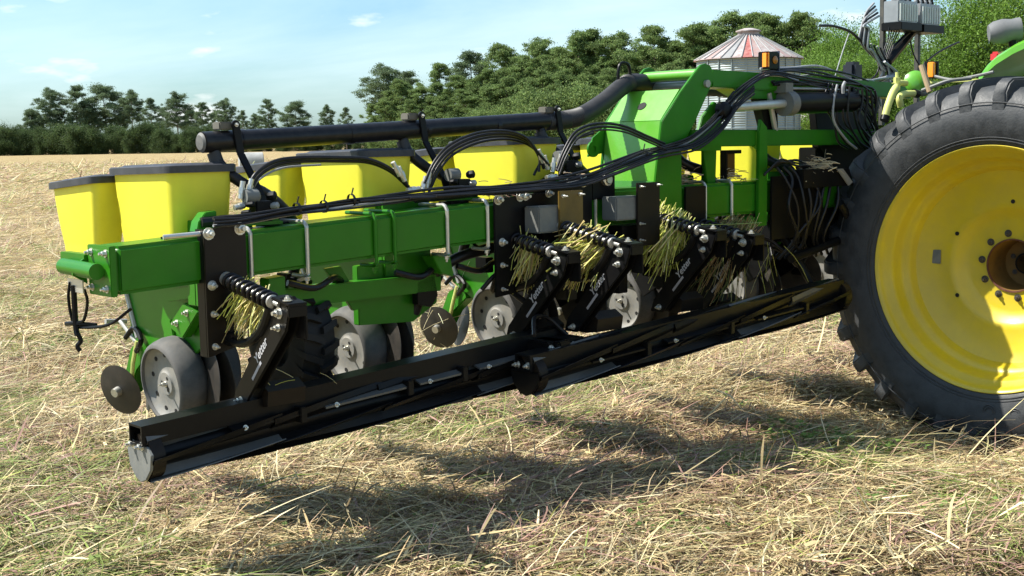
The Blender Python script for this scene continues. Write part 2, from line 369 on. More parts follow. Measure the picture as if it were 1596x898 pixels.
# short green weeds
def weeds(spots, n=40):
    Vs, Fs, Cs = [], [], []; o = 0
    for (cx, cy, rad, cnt) in spots:
        for i in range(cnt):
            a = RNG.random() * 6.28; d = rad * math.sqrt(RNG.random()); x = cx + math.cos(a) * d; y = cy + math.sin(a) * d; z = gz(x, y)
            big = 1.35 if (cx > 1.4 and cy > 6.4 and cy < 7.1) else 1.0; h = (.03 + .07 * RNG.random()) * big; c = np.array((.13, .21, .05)) * (.6 + .9 * RNG.random())
            for l in range(5):
                t = RNG.random() * 6.28; hh = h * (.4 + .6 * RNG.random()); s_ = (.007 + .009 * RNG.random()) * (1 + .35 * (big - 1)); tl = RNG.random() * .6
                dx, dy = math.cos(t), math.sin(t); p = np.array((x + dx * hh * .4, y + dy * hh * .4, z + hh))
                q = np.array((dx, dy, tl)) * s_ * 1.8; sd_ = np.array((-dy, dx, 0)) * s_
                Vs += [p, p + q * .5 + sd_, p + q, p + q * .5 - sd_]; Fs.append((o, o + 1, o + 2, o + 3)); Cs += [c] * 4; o += 4
    return np.array(Vs), np.array(Fs), np.array(Cs)
spots = [(1.75, 6.6, .3, 110), (1.5, 6.9, .25, 60), (-.1, 7.3, .35, 90), (.4, 6.9, .3, 50), (-1.2, 5.6, .25, 30), (1.7, 5.2, .3, 50), (.55, 5.15, .2, 30), (-.35, 5.15, .2, 26)]
for i in range(40): yy = 5 + 9 * RNG.random(); spots.append(((RNG.random() * 2 - 1) * yy * .42, yy, .25, 22))
V, F, C = weeds(spots)
tag(obj('green_weeds', raw_mesh('green_weeds', V, F, C, attrmat('weed_leaf', .5, .3))), 'small green weeds sprouting through the straw', 'weeds', kind='stuff')
# seed heads on stalks
def seedheads():
    Vs, Fs, Cs = [], [], []; o = 0
    pts = [(1.02, 5.35), (-.05, 5.0), (-.62, 5.1), (.18, 4.95), (.8, 5.6), (1.3, 4.95), (1.95, 7.0), (-.9, 5.6), (-.3, 5.5)]
    for i in range(170): yy = 4.8 + 5 * RNG.random(); pts.append(((RNG.random() * 2 - 1) * yy * .42, yy))
    for x, y in pts:
        z = gz(x, y); a = RNG.random() * 6.28; h = .05 + .13 * RNG.random(); lean = .2 + .7 * RNG.random()
        b = np.array((x, y, z)); t = b + np.array((math.cos(a) * h * lean, math.sin(a) * h * lean, h)); d = (t - b) / np.linalg.norm(t - b); sd_ = np.cross(d, (0, .9, .3)); sd_ /= np.linalg.norm(sd_)
        c = np.array((.72, .60, .36)) * (.7 + .5 * RNG.random())
        for w0, q0, q1 in ((.0012, b, t),):
            Vs += [q0 - sd_ * w0, q0 + sd_ * w0, q1 + sd_ * w0, q1 - sd_ * w0]; Fs.append((o, o + 1, o + 2, o + 3)); Cs += [c] * 4; o += 4
        for k in range(12):
            p = t + d * k * .004; s2 = RNG.normal(0, 1, 3); s2 /= np.linalg.norm(s2); Vs += [p - s2 * .002, p + s2 * .005, p + s2 * .004 + d * .012, p + d * .008]; Fs.append((o, o + 1, o + 2, o + 3)); Cs += [c * (.6 + .5 * RNG.random())] * 4; o += 4
    return np.array(Vs), np.array(Fs), np.array(Cs)
V, F, C = seedheads()
tag(obj('seed_heads', raw_mesh('seed_heads', V, F, C, STRAWM)), 'dry seed heads standing on thin stalks above the straw', 'seed heads', kind='stuff')

# ================================================================== TREES
def leafmat(name, trans=.3): return attrmat(name, .6, trans, .2)
NEEDLE = leafmat('pine_needles', .38); LEAF = leafmat('broad_leaves', .45)
BARK = mat('bark', (.16, .12, .09), .9, var=.3, scale=3)
def crown_mesh(name, clumps, nl, size, cols, m, flat=.62):
    """leaf-sized faces gathered in clumps: (centre, radius, tone)"""
    V = []; C = []
    for c, r, tone in clumps:
        k = max(6, int(nl * r * r)); p = RNG.normal(0, .52, (k, 3)) * r * (.8 + .5 * RNG.random(3)); p[:, 2] *= flat; p += np.array(c)
        d1 = RNG.normal(0, 1, (k, 3)); d1 /= np.linalg.norm(d1, axis=1, keepdims=True); d2 = np.cross(d1, RNG.normal(0, 1, (k, 3))); d2 /= np.linalg.norm(d2, axis=1, keepdims=True)
        s = size * (.5 + .8 * RNG.random((k, 1)))
        V.append(np.stack([p - d1 * s, p + d1 * s, p + d2 * s * 1.1], 1).reshape(-1, 3))
        cc = np.array(cols)[RNG.integers(0, len(cols), k)] * (.65 + .6 * RNG.random((k, 1))) * tone; C.append(np.repeat(cc, 3, 0))
    V = np.concatenate(V); C = np.concatenate(C); F = np.arange(len(V)).reshape(-1, 3)
    return raw_mesh(name, V, F, C, m)
PC = [(.16, .235, .075), (.19, .265, .085), (.125, .20, .065), (.22, .29, .09)]
PCF = [(.14, .20, .10), (.17, .23, .11), (.12, .17, .09)]
DC = [(.12, .22, .03), (.16, .28, .04), (.10, .18, .03), (.20, .32, .07)]
def make_tree(kind, H, crown0, width, seed, leaf=.22, dens=46):
    R = random.Random(seed); tr = MB(False); clumps = []
    bend = R.uniform(-.03, .03) * H; bend2 = R.uniform(-.02, .02) * H
    def trunk(t): return Vector((bend * t * t, bend2 * t, H * t))
    tr.tube([trunk(i / 8) for i in range(9)], [max(.03, .017 * H * (1 - .86 * i / 8)) for i in range(9)], 7)
    nb = 34 if kind == 'pine' else 13
    if kind == 'bush': nb = 11
    for i in range(nb):
        t = crown0 + (1 - crown0) * ((i + R.uniform(-.4, .4)) / (nb - 1)) if i < nb - 1 else .985
        t = min(max(t, crown0 * .93), .985); f = (t - crown0) / (1 - crown0)
        if kind == 'pine': prof = (.55 + .75 * f if f < .45 else 1.0 * (1 - f) ** .55 * 1.25)
        else: prof = math.sqrt(max(.06, 1 - (f * 1.75 - .72) ** 2 / 1.25))
        a = i * 2.4 + R.uniform(-.5, .5); rad = width * .5 * prof * R.uniform(.45, 1.2); base = trunk(t * (.97 if kind == 'pine' else .82))
        tip = trunk(t) + Vector((math.cos(a) * rad, math.sin(a) * rad, R.uniform(-.02, .05) * H))
        mid = base.lerp(tip, .5) + Vector((0, 0, -.01 * H))
        tr.tube([base, mid, tip], [.0045 * H * (1.25 - f), .003 * H, .0012 * H], 4)
        for k in range(6 if kind == 'pine' else 4):
            q = base.lerp(tip, (1.04, .9, .76, .6, .98, .45)[k] if kind == 'pine' else (1.02, .72, .5, .3)[k]) + Vector((R.uniform(-1, 1), R.uniform(-1, 1), R.uniform(-.5, .8))) * width * .07
            clumps.append((tuple(q), width * (R.uniform(.035, .085) if kind == 'pine' else R.uniform(.13, .23)), R.uniform(.75, 1.25)))
    if kind != 'pine':
        for k in range(19):
            a = R.uniform(0, 6.28); t = R.uniform(crown0, .95); f = (t - crown0) / (1 - crown0); pr = math.sqrt(max(.05, 1 - (f * 1.75 - .72) ** 2 / 1.25)) * width * .5 * R.uniform(.5, 1)
            clumps.append(((math.cos(a) * pr, math.sin(a) * pr, H * t), width * R.uniform(.09, .17), R.uniform(.7, 1.3)))
    return tr, clumps
TREEV = {}
def variant(key, kind, H, c0, wd, seed, cols, mt, leaf, dens):
    tr, cl = make_tree(kind, H, c0, wd, seed)
    tm = tr.mesh('trunk', BARK, smooth=60); cm = crown_mesh('crown', cl, dens, leaf, cols, mt, .5 if kind == 'pine' else .85)
    TREEV.setdefault(key, []).append((tm, cm, H))
for i in range(7): variant('tall_pine', 'pine', 20, (.47, .38, .42, .52, .36, .45, .40)[i], (13.5, 13, 15.5, 12, 11, 13.5, 12)[i], 104 + i, PCF, NEEDLE, .16, 230)
for i in range(5): variant('wood_pine', 'pine', 20, (.28, .34, .2, .3, .4)[i], (11.5, 13, 11, 13.5, 12)[i], 200 + i, PC, NEEDLE, .15, 380)
for i in range(4): variant('bush', 'bush', 8, .10, (7.5, 8.5, 6.5, 9)[i], 300 + i, PC, LEAF, .15, 210)
PCD = [(.06, .10, .035), (.08, .12, .04), (.05, .085, .03), (.10, .14, .045)]
for i in range(4): variant('hedge', 'bush', 8, .10, (7.5, 8.5, 6.5, 9)[i], 340 + i, PCD, LEAF, .15, 210)
for i in range(3): variant('oak', 'oak', 13, .12, (9, 8, 10)[i], 400 + i, DC, LEAF, .12, 190)
def tree(name, key, i, x, y, H, label, group, sx=1.0, z=-.3, rz=None):
    V_ = TREEV[key]; tm, cm, h0 = V_[i % len(V_)]
    o = empty(name, (x, y, z), random.uniform(0, 6.28) if rz is None else rz, label, 'tree', group)
    k = H / h0; o.scale = (k * sx, k * sx, k)
    obj('trunk', tm, o); obj('crown', cm, o); return o
def at_px(px, ytop, d, drop=0):
    """foot on the ground at distance d under image column px, and the height whose top reaches row ytop"""
    p = atD(px, 240, d); q = atD(px, ytop, d); return p.x, p.y, q.z
ORD = 'first second third fourth fifth sixth seventh eighth ninth tenth eleventh twelfth thirteenth fourteenth fifteenth sixteenth seventeenth eighteenth nineteenth twentieth'.split()
LP = [(80, 144, 400, 1.0, 'broad flat-topped'), (122, 139, 400, .95, 'tall round-headed'), (168, 137, 405, 1.2, 'widest spreading'), (208, 144, 400, .85, 'slim long-trunked'), (238, 155, 395, .8, 'short slim'),
      (279, 150, 390, 1.0, 'dense dark'), (318, 161, 385, .75, 'small narrow'), (356, 159, 380, .9, 'pointed'), (421, 159, 370, .85, 'round-headed'), (462, 161, 365, 1.0, 'open-crowned'),
      (512, 166, 355, .75, 'thin small'), (541, 169, 350, .7, 'small dark')]
for i, (px, yt, d, sx, ad) in enumerate(LP):
    x, y, H = at_px(px, yt, d)
    tree('pine_tree', 'tall_pine', i, x, y, H + .3, '%s pine, %s from the left in the far row across the field' % (ad, ORD[i]), 'pines in the far row', sx, rz=i * 1.3)
# bushy trees that fill the foot of the row
k = 0
for px in range(-60, 700, 15):
    yt = 203 + 7 * math.sin(px * .05) + random.uniform(-7, 7) + (6 if px > 320 else 0)
    if px < 60: yt = 203 + random.uniform(-5, 6)
    x, y, H = at_px(px + random.uniform(-6, 6), yt, 385 + random.uniform(-8, 14) - px * .08)
    tree('bushy_tree', 'hedge', k, x, y, H + .3, 'dark bushy tree in the low hedge under the far pine row', 'bushy trees under the far pines', random.uniform(.8, 1.2)); k += 1
for px in (52, 63, 100, 145, 168, 190, 258, 300, 336, 380, 400):
    x, y, H = at_px(px, 170 + random.uniform(-6, 12), 402)
    tree('pine_tree', 'tall_pine', k, x, y, H + .3, 'half hidden smaller pine behind the far row', 'smaller pines behind the far row', .8); k += 1
# the wood on the right
WP = [(598, 109, 300), (635, 118, 298), (689, 100, 290), (737, 86, 285), (787, 77, 280), (838, 68, 272), (870, 80, 268), (902, 54, 262), (923, 56, 265), (957, 60, 260), (992, 84, 256), (1024, 49, 252), (1052, 66, 250),
      (1078, 47, 248), (1104, 47, 250), (1145, 29, 245), (1170, 30, 247), (1196, 27, 243), (1222, 44, 246), (1247, 31, 240)]
WAD = ['big lone-standing round', 'dark ragged', 'broad light-topped', 'tall feathery', 'peaked', 'dense tall', 'lower bushy', 'tall broad', 'rounded', 'blunt-topped', 'low dark', 'sharp-peaked', 'low rounded',
       'even-topped', 'even-topped leaning', 'high round', 'high dark', 'highest round-headed', 'low pale', 'tall rounded']
for i, (px, yt, d) in enumerate(WP):
    x, y, H = at_px(px, yt, d)
    tree('pine_tree', 'wood_pine' if i not in (0, 1, 3) else 'tall_pine', i, x, y, H + .3, '%s pine, %s from the left along the skyline of the near wood' % (WAD[i], ORD[i]), 'skyline pines of the near wood', (1.05 if i else 1.15), rz=i * 1.7)
def sky_y(px):
    P_ = [(560, 150), (600, 120), (700, 108), (800, 84), (900, 66), (1000, 66), (1100, 56), (1200, 38), (1260, 48), (1300, 62), (1400, 70), (1660, 70)]
    for (a, b), (c, d_) in zip(P_, P_[1:]):
        if a <= px <= c: return b + (d_ - b) * (px - a) / (c - a)
    return 150
for row in range(3):
    for px in range(575, 1300, 27 + row * 4):
        pj_ = px + random.uniform(-9, 9); yt = sky_y(pj_) + (18, 45, 78)[row] + random.uniform(-7, 12)
        x, y, H = at_px(pj_, yt, 285 - (pj_ - 560) * .06 - row * 14)
        kk = 'wood_pine' if row < 2 else 'bush'
        tree('pine_tree' if row < 2 else 'bushy_tree', kk, k, x, y, H + .3, ('pine standing inside the near wood below its skyline' if row == 0 else 'lower pine on the front slope of the near wood') if row < 2 else 'bushy green tree at the front foot of the near wood',
             ('inner pines of the near wood', 'front pines of the near wood', 'bushy trees along the foot of the near wood')[row], random.uniform(.95, 1.25)); k += 1
# light green broad-leaved trees on the right
OK_ = [(1296, 52, 135, 'light green leafy tree just right of the grain bin'), (1340, 44, 130, 'light green leafy tree behind the bundle of grey cables'), (1395, 58, 128, 'leafy tree between the two upright posts of the valve rack'),
       (1440, 82, 132, 'lower leafy tree right of the valve rack'), (1490, 10, 118, 'tall leafy tree reaching out of the top of the view'), (1545, -22, 116, 'tallest leafy tree, above the grey work light'), (1600, 18, 120, 'leafy tree at the right edge behind the fender')]
for i, (px, yt, d, lab) in enumerate(OK_):
    x, y, H = at_px(px, yt, d)
    tree('leafy_tree', 'oak', i, x, y, H + .3, lab, 'leafy trees on the right', (.75, .8, .8, .7, .85, .95, .9)[i], rz=i * 2.1)
for i, (px, yt, d) in enumerate([(1270, 96, 124), (1318, 92, 122), (1365, 100, 122), (1420, 108, 120), (1465, 92, 118), (1515, 100, 116), (1570, 96, 116), (1640, 90, 118)]):
    x, y, H = at_px(px, yt, d)
    tree('leafy_bush', 'oak', i + 1, x, y, H + .3, 'low leafy bush at the foot of the light green trees', 'low bushes under the leafy trees', 1.0)

# ================================================================== GRAIN BIN, BARN, BALE
BINW = mat('galvanised_sheet', (.24, .29, .29), .42, metal=.35, var=.12, dust=.25, dustcol=(.35, .34, .32), scale=.6)
ROOFS = [mat('roof_sheet_white', (.42, .39, .38), .6, metal=.0, var=.2, dust=.95, dustcol=(.20, .10, .08), scale=1.1), mat('roof_sheet_grey', (.28, .29, .29), .5, metal=.2, var=.15, dust=.3, dustcol=(.3, .2, .15), scale=.8),
         mat('roof_sheet_rust', (.30, .06, .05), .7, var=.3, dust=.5, dustcol=(.5, .4, .36), scale=1.2), mat('roof_sheet_streaked', (.34, .27, .26), .55, metal=.1, var=.2, dust=.8, dustcol=(.34, .15, .11), scale=1.0)]
def grain_bin():
    d = 105; c = atD(1166, 240, d); ez = atD(1166, 90, d).z; pz = atD(1166, 51, d).z; R = 80 / FPX * d
    o = empty('grain_bin', (c.x, c.y, -.3), 0, 'round galvanised grain bin with a rust-streaked conical roof, above the planter', 'grain bin')
    b = MB(False); prof = []
    n = 44
    for i in range(n + 1):
        z = ez * i / n; prof += [(z, R), (z + ez / n * .5, R - .035)] if i < n else [(z, R)]
    b.lathe(prof, (0, 0, 0), (0, 0, 1), 56); wl = b.build('wall', BINW, o, smooth=10)
    for z in (ez * .33, ez * .66):
        q = MB(False); q.lathe([(0, R + .01), (0, R + .05), (.09, R + .05), (.09, R + .01)], (0, 0, z), (0, 0, 1), 56); q.build('hoop', BINW, wl)
    for i in range(9):
        a = -2.6 + i * .27; q = MB(False); q.box((-.04, 0, .2), (.04, .07, ez - .05)); obj('stiffener', q.mesh('stiffener', BINW), wl, loc=(math.cos(a) * (R - .01), math.sin(a) * (R - .01), 0)).rotation_euler = (0, 0, a - math.pi / 2)
    N = 32; pats = [0, 0, 3, 0, 1, 0, 3, 2, 0, 3, 0, 0, 1, 3, 0, 0, 2, 0, 0, 3, 0, 1, 0, 2, 3, 0, 0, 3, 0, 1, 0, 3]
    pats[23] = 2; pats[22] = 0; pats[24] = 3
    da = math.pi * 2 / N; r0, r1 = R + .18, .75; z0, z1 = ez + .05, pz
    pan = {}
    for k, mt in enumerate(ROOFS):
        q = MB(False); q.prism([(r0, -math.tan(da / 2) * r0 * .985, z0 - .02), (r0, math.tan(da / 2) * r0 * .985, z0 - .02), (r1, math.tan(da / 2) * r1 * .98, z1), (r1, -math.tan(da / 2) * r1 * .98, z1)], (0, 0, .03)); pan[k] = q.mesh('roof_panel', mt, smooth=0)
    rb = MB(False); rb.tube([(r0, 0, z0 + .05), (r1, 0, z1 + .06)], .055, 5); rbm = rb.mesh('roof_rib', ROOFS[1])
    for i in range(N):
        obj('roof_panel', pan[pats[i]], o).rotation_euler = (0, 0, i * da)
        obj('roof_rib', rbm, o).rotation_euler = (0, 0, (i + .5) * da)
    q = MB(False); q.lathe([(0, .85), (.25, .85), (.28, 1.0), (.36, 1.0), (.55, .35), (.58, 0.02)], (0, 0, pz), (0, 0, 1), 24, True, True); q.build('vent_cap', ROOFS[0], o)
    q = MB(False); q.lathe([(0, r1 + .12), (.02, r0 + .0)], (0, 0, ez + .02), (0, 0, 1), 40); q.build('eave_ring', ROOFS[3], o)
grain_bin()
def barn():
    d = 128; a = atD(1175, 200, d); b = atD(1420, 200, d); zt_ = atD(1230, 176, d).z; ze = atD(1230, 187, d).z
    o = empty('machine_shed', ((a.x + b.x) / 2, a.y, -.3), 0, 'long low pale shed seen through the planter frame', 'shed'); L_ = (b.x - a.x) / 2
    q = MB(False); q.box((-L_, 0, 0), (L_, 6, ze)); wl = q.build('wall', mat('shed_wall', (.30, .27, .24), .7, var=.2, scale=.5), o)
    rf = mat('shed_roof', (.62, .55, .52), .5, var=.15, dust=.3, scale=.5)
    n = 22
    for i in range(n):
        q = MB(False); x0 = -L_ - .3 + (2 * L_ + .6) * i / n; x1 = x0 + (2 * L_ + .6) / n - .04
        q.prism([(x0, -.5, ze), (x1, -.5, ze), (x1, 3, zt_ + .3), (x0, 3, zt_ + .3)], (0, 0, .06)); q.prism([(x0, 6.5, ze), (x1, 6.5, ze), (x1, 3.02, zt_ + .3), (x0, 3.02, zt_ + .3)], (0, 0, .06)); q.build('roof_panel', rf, o, smooth=0)
    dk = mat('shed_opening', (.04, .035, .03), .9)
    for i in range(6):
        q = MB(False); x0 = -L_ + 1 + i * (2 * L_ - 2) / 6; q.box((x0, -.04, .05), (x0 + 1.7, .02, ze - .5)); q.build('door', dk, o)
barn()
def bale():
    c = atD(391, 240, 80); o = MB(False)
    n = 22; prof = [(-.75, .02), (-.75, .5), (-.72, .62)] + [(-.7 + 1.4 * i / n, .66 + .012 * (i % 2)) for i in range(n + 1)] + [(.72, .62), (.75, .5), (.75, .02)]
    o.lathe(prof, (0, 0, .62), (1, .25, 0), 36, True, True)
    tag(o.build('round_bale', mat('bale_wrap', (.32, .32, .30), .6, var=.3, dust=.4, dustcol=(.3, .3, .25), scale=2)), 'pale grey round bale lying far out in the field behind the hoppers', 'bale').location = (c.x, c.y, 0)
bale()

# ================================================================== PLANTER
TYREB = mat('dark_tyre', (.012, .012, .012), .6, var=.2, spec=.3, dust=.2, dustcol=(.04, .035, .03))
PL = empty('planter', (ORG.x, ORG.y, 0), AZ, 'green row planter raised behind the tractor, with yellow hoppers and black roller crimpers', 'planter')
Z0 = zt(0)
def wl(s, dz): return (s, zt(s) + dz)
BH = .178
# --- toolbar wing and centre
def bar(name, s0, s1, u0=-BH, u1=0, z0=None, z1=None, h=BH, m=GREEN, bevel=.016):
    z0 = zt(s0) if z0 is None else z0; z1 = zt(s1) if z1 is None else z1
    q = MB(); q.prism([(s0, u0, z0), (s0, u1, z0), (s0, u1, z0 - h), (s0, u0, z0 - h)], (s1 - s0, 0, z1 - z0)); return q.build(name, m, PL, bevel=bevel, seg=3)
wing = bar('wing_toolbar', 0, 2.10)
cen = bar('center_toolbar', 2.13, 8.6, z0=1.447, z1=1.447)
q = MB(); q.box((-.028, -BH - .004, Z0 - BH - .004), (-.002, .002, Z0 + .003)); ec = q.build('end_cap', GREEN, PL, bevel=.003)
q = MB(); q.cyl((-.058, -.045, 1.245), (-.058, -.33, 1.25), .030, 20); q.build('peg', GREEN, ec, bevel=0)
q = MB(); q.sz([(-.03, 1.29), (-.085, 1.255), (-.085, 1.225), (-.03, 1.19)], -.2, -.19); q.build('rib', GREEN, ec)
for (u, z) in ((-.03, 1.31), (-.03, 1.18), (-.15, 1.31), (-.15, 1.18)):
    q = MB(); q.bolt((-.028, u, z), (-1, 0, 0), .010, .012); q.build('bolt', ZINC, ec)
q = MB(); q.box((-.04, -.40, 1.235), (.0, -BH - .006, 1.30)); q.build('bracket', GREEN, ec, bevel=.003)
q = MB(); q.box((-.05, -.32, 1.155), (-.045, -.19, 1.205)); q.build('bracket', ZINC, ec)
# dangling cable hook under the bar end
for pts, r in (([(-.05, -.30, 1.19), (-.055, -.31, 1.13), (-.05, -.30, 1.05), (-.04, -.27, 1.02), (0, -.1, 1.04), (.06, -.03, 1.10)], .006), ([(-.05, -.27, 1.18), (-.05, -.27, 1.03), (-.05, -.26, .99)], .011),
               ([(-.05, -.27, 1.04), (-.035, -.23, 1.05), (-.03, -.2, 1.12), (-.04, -.2, 1.17)], .006), ([(-.05, -.26, 1.0), (-.04, -.255, .97), (-.052, -.26, .95), (-.045, -.255, .93)], .009), ([(-.06, -.33, 1.03), (-.05, -.27, 1.035), (.0, -.2, 1.03)], .009)):
    q = MB(); q.tube(smoothpath(pts, 5), r, 7); q.build('loose_cable', BLACK, PL)
q = MB(); q.lathe([(-.006, .012), (.006, .012)], (.24, -.10, zt(.24) + .001), (0, 0, 1), 8, True, True); q.build('plug', BLACK, PL)

# --- u-bolts
def ubolt(mt):
    q = MB(); r = .0085; g = .010
    P = [(0, -BH - .02, g), (0, -.05, g), (0, -.012, g), (0, g * .75, -.008), (0, g, -.03), (0, g, -BH + .012), (0, g, -BH - .02)]
    q.tube(smoothpath(P, 4), r, 8); q.tube([(0, g, -BH - .02), (0, -.02, -BH - .032), (0, -.1, -BH - .032)], r, 8); q.bolt((0, -.0, -BH - .035), (0, 0, -1), .011, .012); return q.mesh('u_bolt', mt)
UZ, UG = ubolt(ZINC), ubolt(GREEN)
for s, me in ((.55, UZ), (.81, UZ), (1.15, UG), (1.25, UG), (1.54, UZ), (1.775, UZ), (2.47, UZ), (3.30, UZ), (3.52, UZ), (4.3, UZ), (4.6, UZ)):
    obj('u_bolt', me, PL, loc=(s, 0, zt(s) + .0))
# the u-bolt leg lying on top left of the first plate
for s0, s1, u in ((.20, .34, .004), (.37, .53, -.004)):
    q = MB(); q.tube([(s0, u - .03, zt(s0) + .012), (s1, u, zt(s1) + .012)], .010, 8); q.build('u_bolt_leg', ZINC, PL)

# --- black mounting plates on the bar front
def plate(s0, s1, z0, z1, u, mt=BROWNB, t=.012, pts=None, bolts=(), bevel=.002):
    q = MB(); q.sz(pts or [(s0, z0), (s1, z0), (s1, z1), (s0, z1)], u, u + t); p = q.build('mount_plate', mt, PL, bevel=bevel)
    for (s, z, r) in bolts:
        b = MB(); b.bolt((s, u + t, z), (0, 1, 0), r, .016); b.build('bolt', ZINC, p)
    return p
p1 = plate(0, 0, 0, 0, .024, pts=[(.335, .89), (.46, .92), (.46, 1.10), (.515, 1.12), (.515, 1.392), (.335, 1.378)],
           bolts=[(.355, 1.362, .016), (.49, 1.374, .017), (.36, 1.165, .013), (.362, 1.055, .009), (.362, .93, .009)])
q = MB(); q.sz([(.335, .89), (.345, .89), (.345, 1.378), (.335, 1.378)], -.03, .022); q.build('plate_flange', BLACK, p1)
p2 = plate(0, 0, 0, 0, .024, mt=BLACK, pts=[(1.795, .985), (2.06, 1.01), (2.06, 1.12), (2.16, 1.13), (2.16, 1.452), (1.795, 1.432)],
           bolts=[(1.815, 1.428, .016), (1.95, 1.437, .016), (1.985, 1.437, .014), (2.13, 1.445, .014), (1.835, 1.235, .013), (1.835, 1.13, .009), (1.835, 1.02, .007)])
p3 = plate(2.085, 2.238, 1.19, 1.458, .145, bolts=[(2.105, 1.435, .006), (2.215, 1.44, .006)])
p3.data.materials[0] = mat('sheet_reflection_brown', (.10, .062, .010), .35, var=.5, dust=.25, dustcol=(.12, .08, .03), scale=5)  # yellow-brown reflection of the ground put into the plate's base colour
p4 = plate(2.612, 2.775, 1.17, 1.478, .145, bolts=[(2.63, 1.46, .005), (2.755, 1.465, .005), (2.63, 1.20, .005), (2.63, 1.28, .005)])
p5 = plate(3.12, 3.285, 1.16, 1.44, .016, mt=BLACK, bolts=[])
p6 = plate(3.83, 4.32, 1.12, 1.47, .03, mt=BLACK, bolts=[(4.2, 1.445, .012)])
for (s0, s1, z0, z1) in ((1.97, 2.14, 1.27, 1.392), (2.48, 2.66, 1.30, 1.415)):
    q = MB(); q.box((s0, .04, z0), (s1, .14, z1)); q.build('ballast_block', GREYB, PL, bevel=.006)
for s0 in (2.03, 2.56):           # stand-offs behind the sheets
    q = MB(); q.box((s0, .004, 1.20), (s0 + .24, .10, 1.27)); q.build('standoff', BLACK, PL, bevel=.003)
# hinge plates at the wing fold
for u in (-BH - .02, .004):
    q = MB(); q.sz([(2.06, 1.25), (2.44, 1.25), (2.44, 1.50), (2.36, 1.53), (2.30, 1.50), (2.06, 1.46)], u, u + .016); h = q.build('hinge_plate', BLACK, PL, bevel=.003)
for s in (2.36, 2.53):
    q = MB(); q.lathe([(0, .030), (.02, .030), (.022, .022), (.03, .018)], (s, .022, 1.495), (0, 1, 0), 16, False, True); q.build('hinge_pin', ZINC, PL)
    q = MB(); q.cyl((s, .02, 1.495), (s, -.2, 1.495), .02, 12); q.build('hinge_shaft', STEEL, PL)
q = MB(); q.box((2.44, .004, 1.40), (2.60, .02, 1.52)); q.build('hinge_plate', BLACK, PL, bevel=.003)
q = MB(); q.box((2.0, -.14, 1.07), (3.3, -.03, 1.19)); q.build('filler_beam', BLACK, PL, bevel=.005)  # black bulk added behind the arms, darkens the gap and shades the wheels
for s_ in (2.3, 2.66, 3.0):
    q = MB(); q.box((s_, -.10, .92), (s_ + .07, -.02, 1.068)); q.build('beam_bracket', BLACK, PL, bevel=.004)
# light spots of the inner frame
q = MB(); q.box((3.34, -.1, 1.10), (3.42, -.02, 1.262)); q.build('frame_stub', GREEN, PL, bevel=.004)
q = MB(); q.sz([(3.55, 1.20), (3.72, 1.26), (3.74, 1.20), (3.6, 1.14)], -.16, .0); q.build('frame_gusset', GREEN, PL, bevel=.003)

# --- air manifold and its supports
def tubez(s): return 1.706 + .0375 * (s - .53)
TU = -.30
ti = [(.53, TU, tubez(.53)), (2.50, TU, tubez(2.50) + .012)]
q = MB(); q.tube([(.53 + (2.0 * i / 8), TU, tubez(.53 + 2.0 * i / 8) + (.012 * (i / 8) ** 2)) for i in range(9)], .043, 28); tb = q.build('air_manifold', PIPE, PL, smooth=60)
q = MB(); q.lathe([(-.004, .040), (-.012, .030), (-.013, 0.001)], (.53, TU, tubez(.53)), (1, 0, .04), 28); q.build('end_cap', mat('grey_cap', (.10, .10, .095), .55, var=.3, dust=.5, dustcol=(.22, .2, .17), scale=14), tb)
for s in (.66, 1.20, 1.62, 2.05):
    q = MB(); q.lathe([(-.012, .0455), (.012, .0455)], (s + .05, TU, tubez(s) + .002), (1, 0, .04), 24); q.build('pipe_band', PIPE, tb)
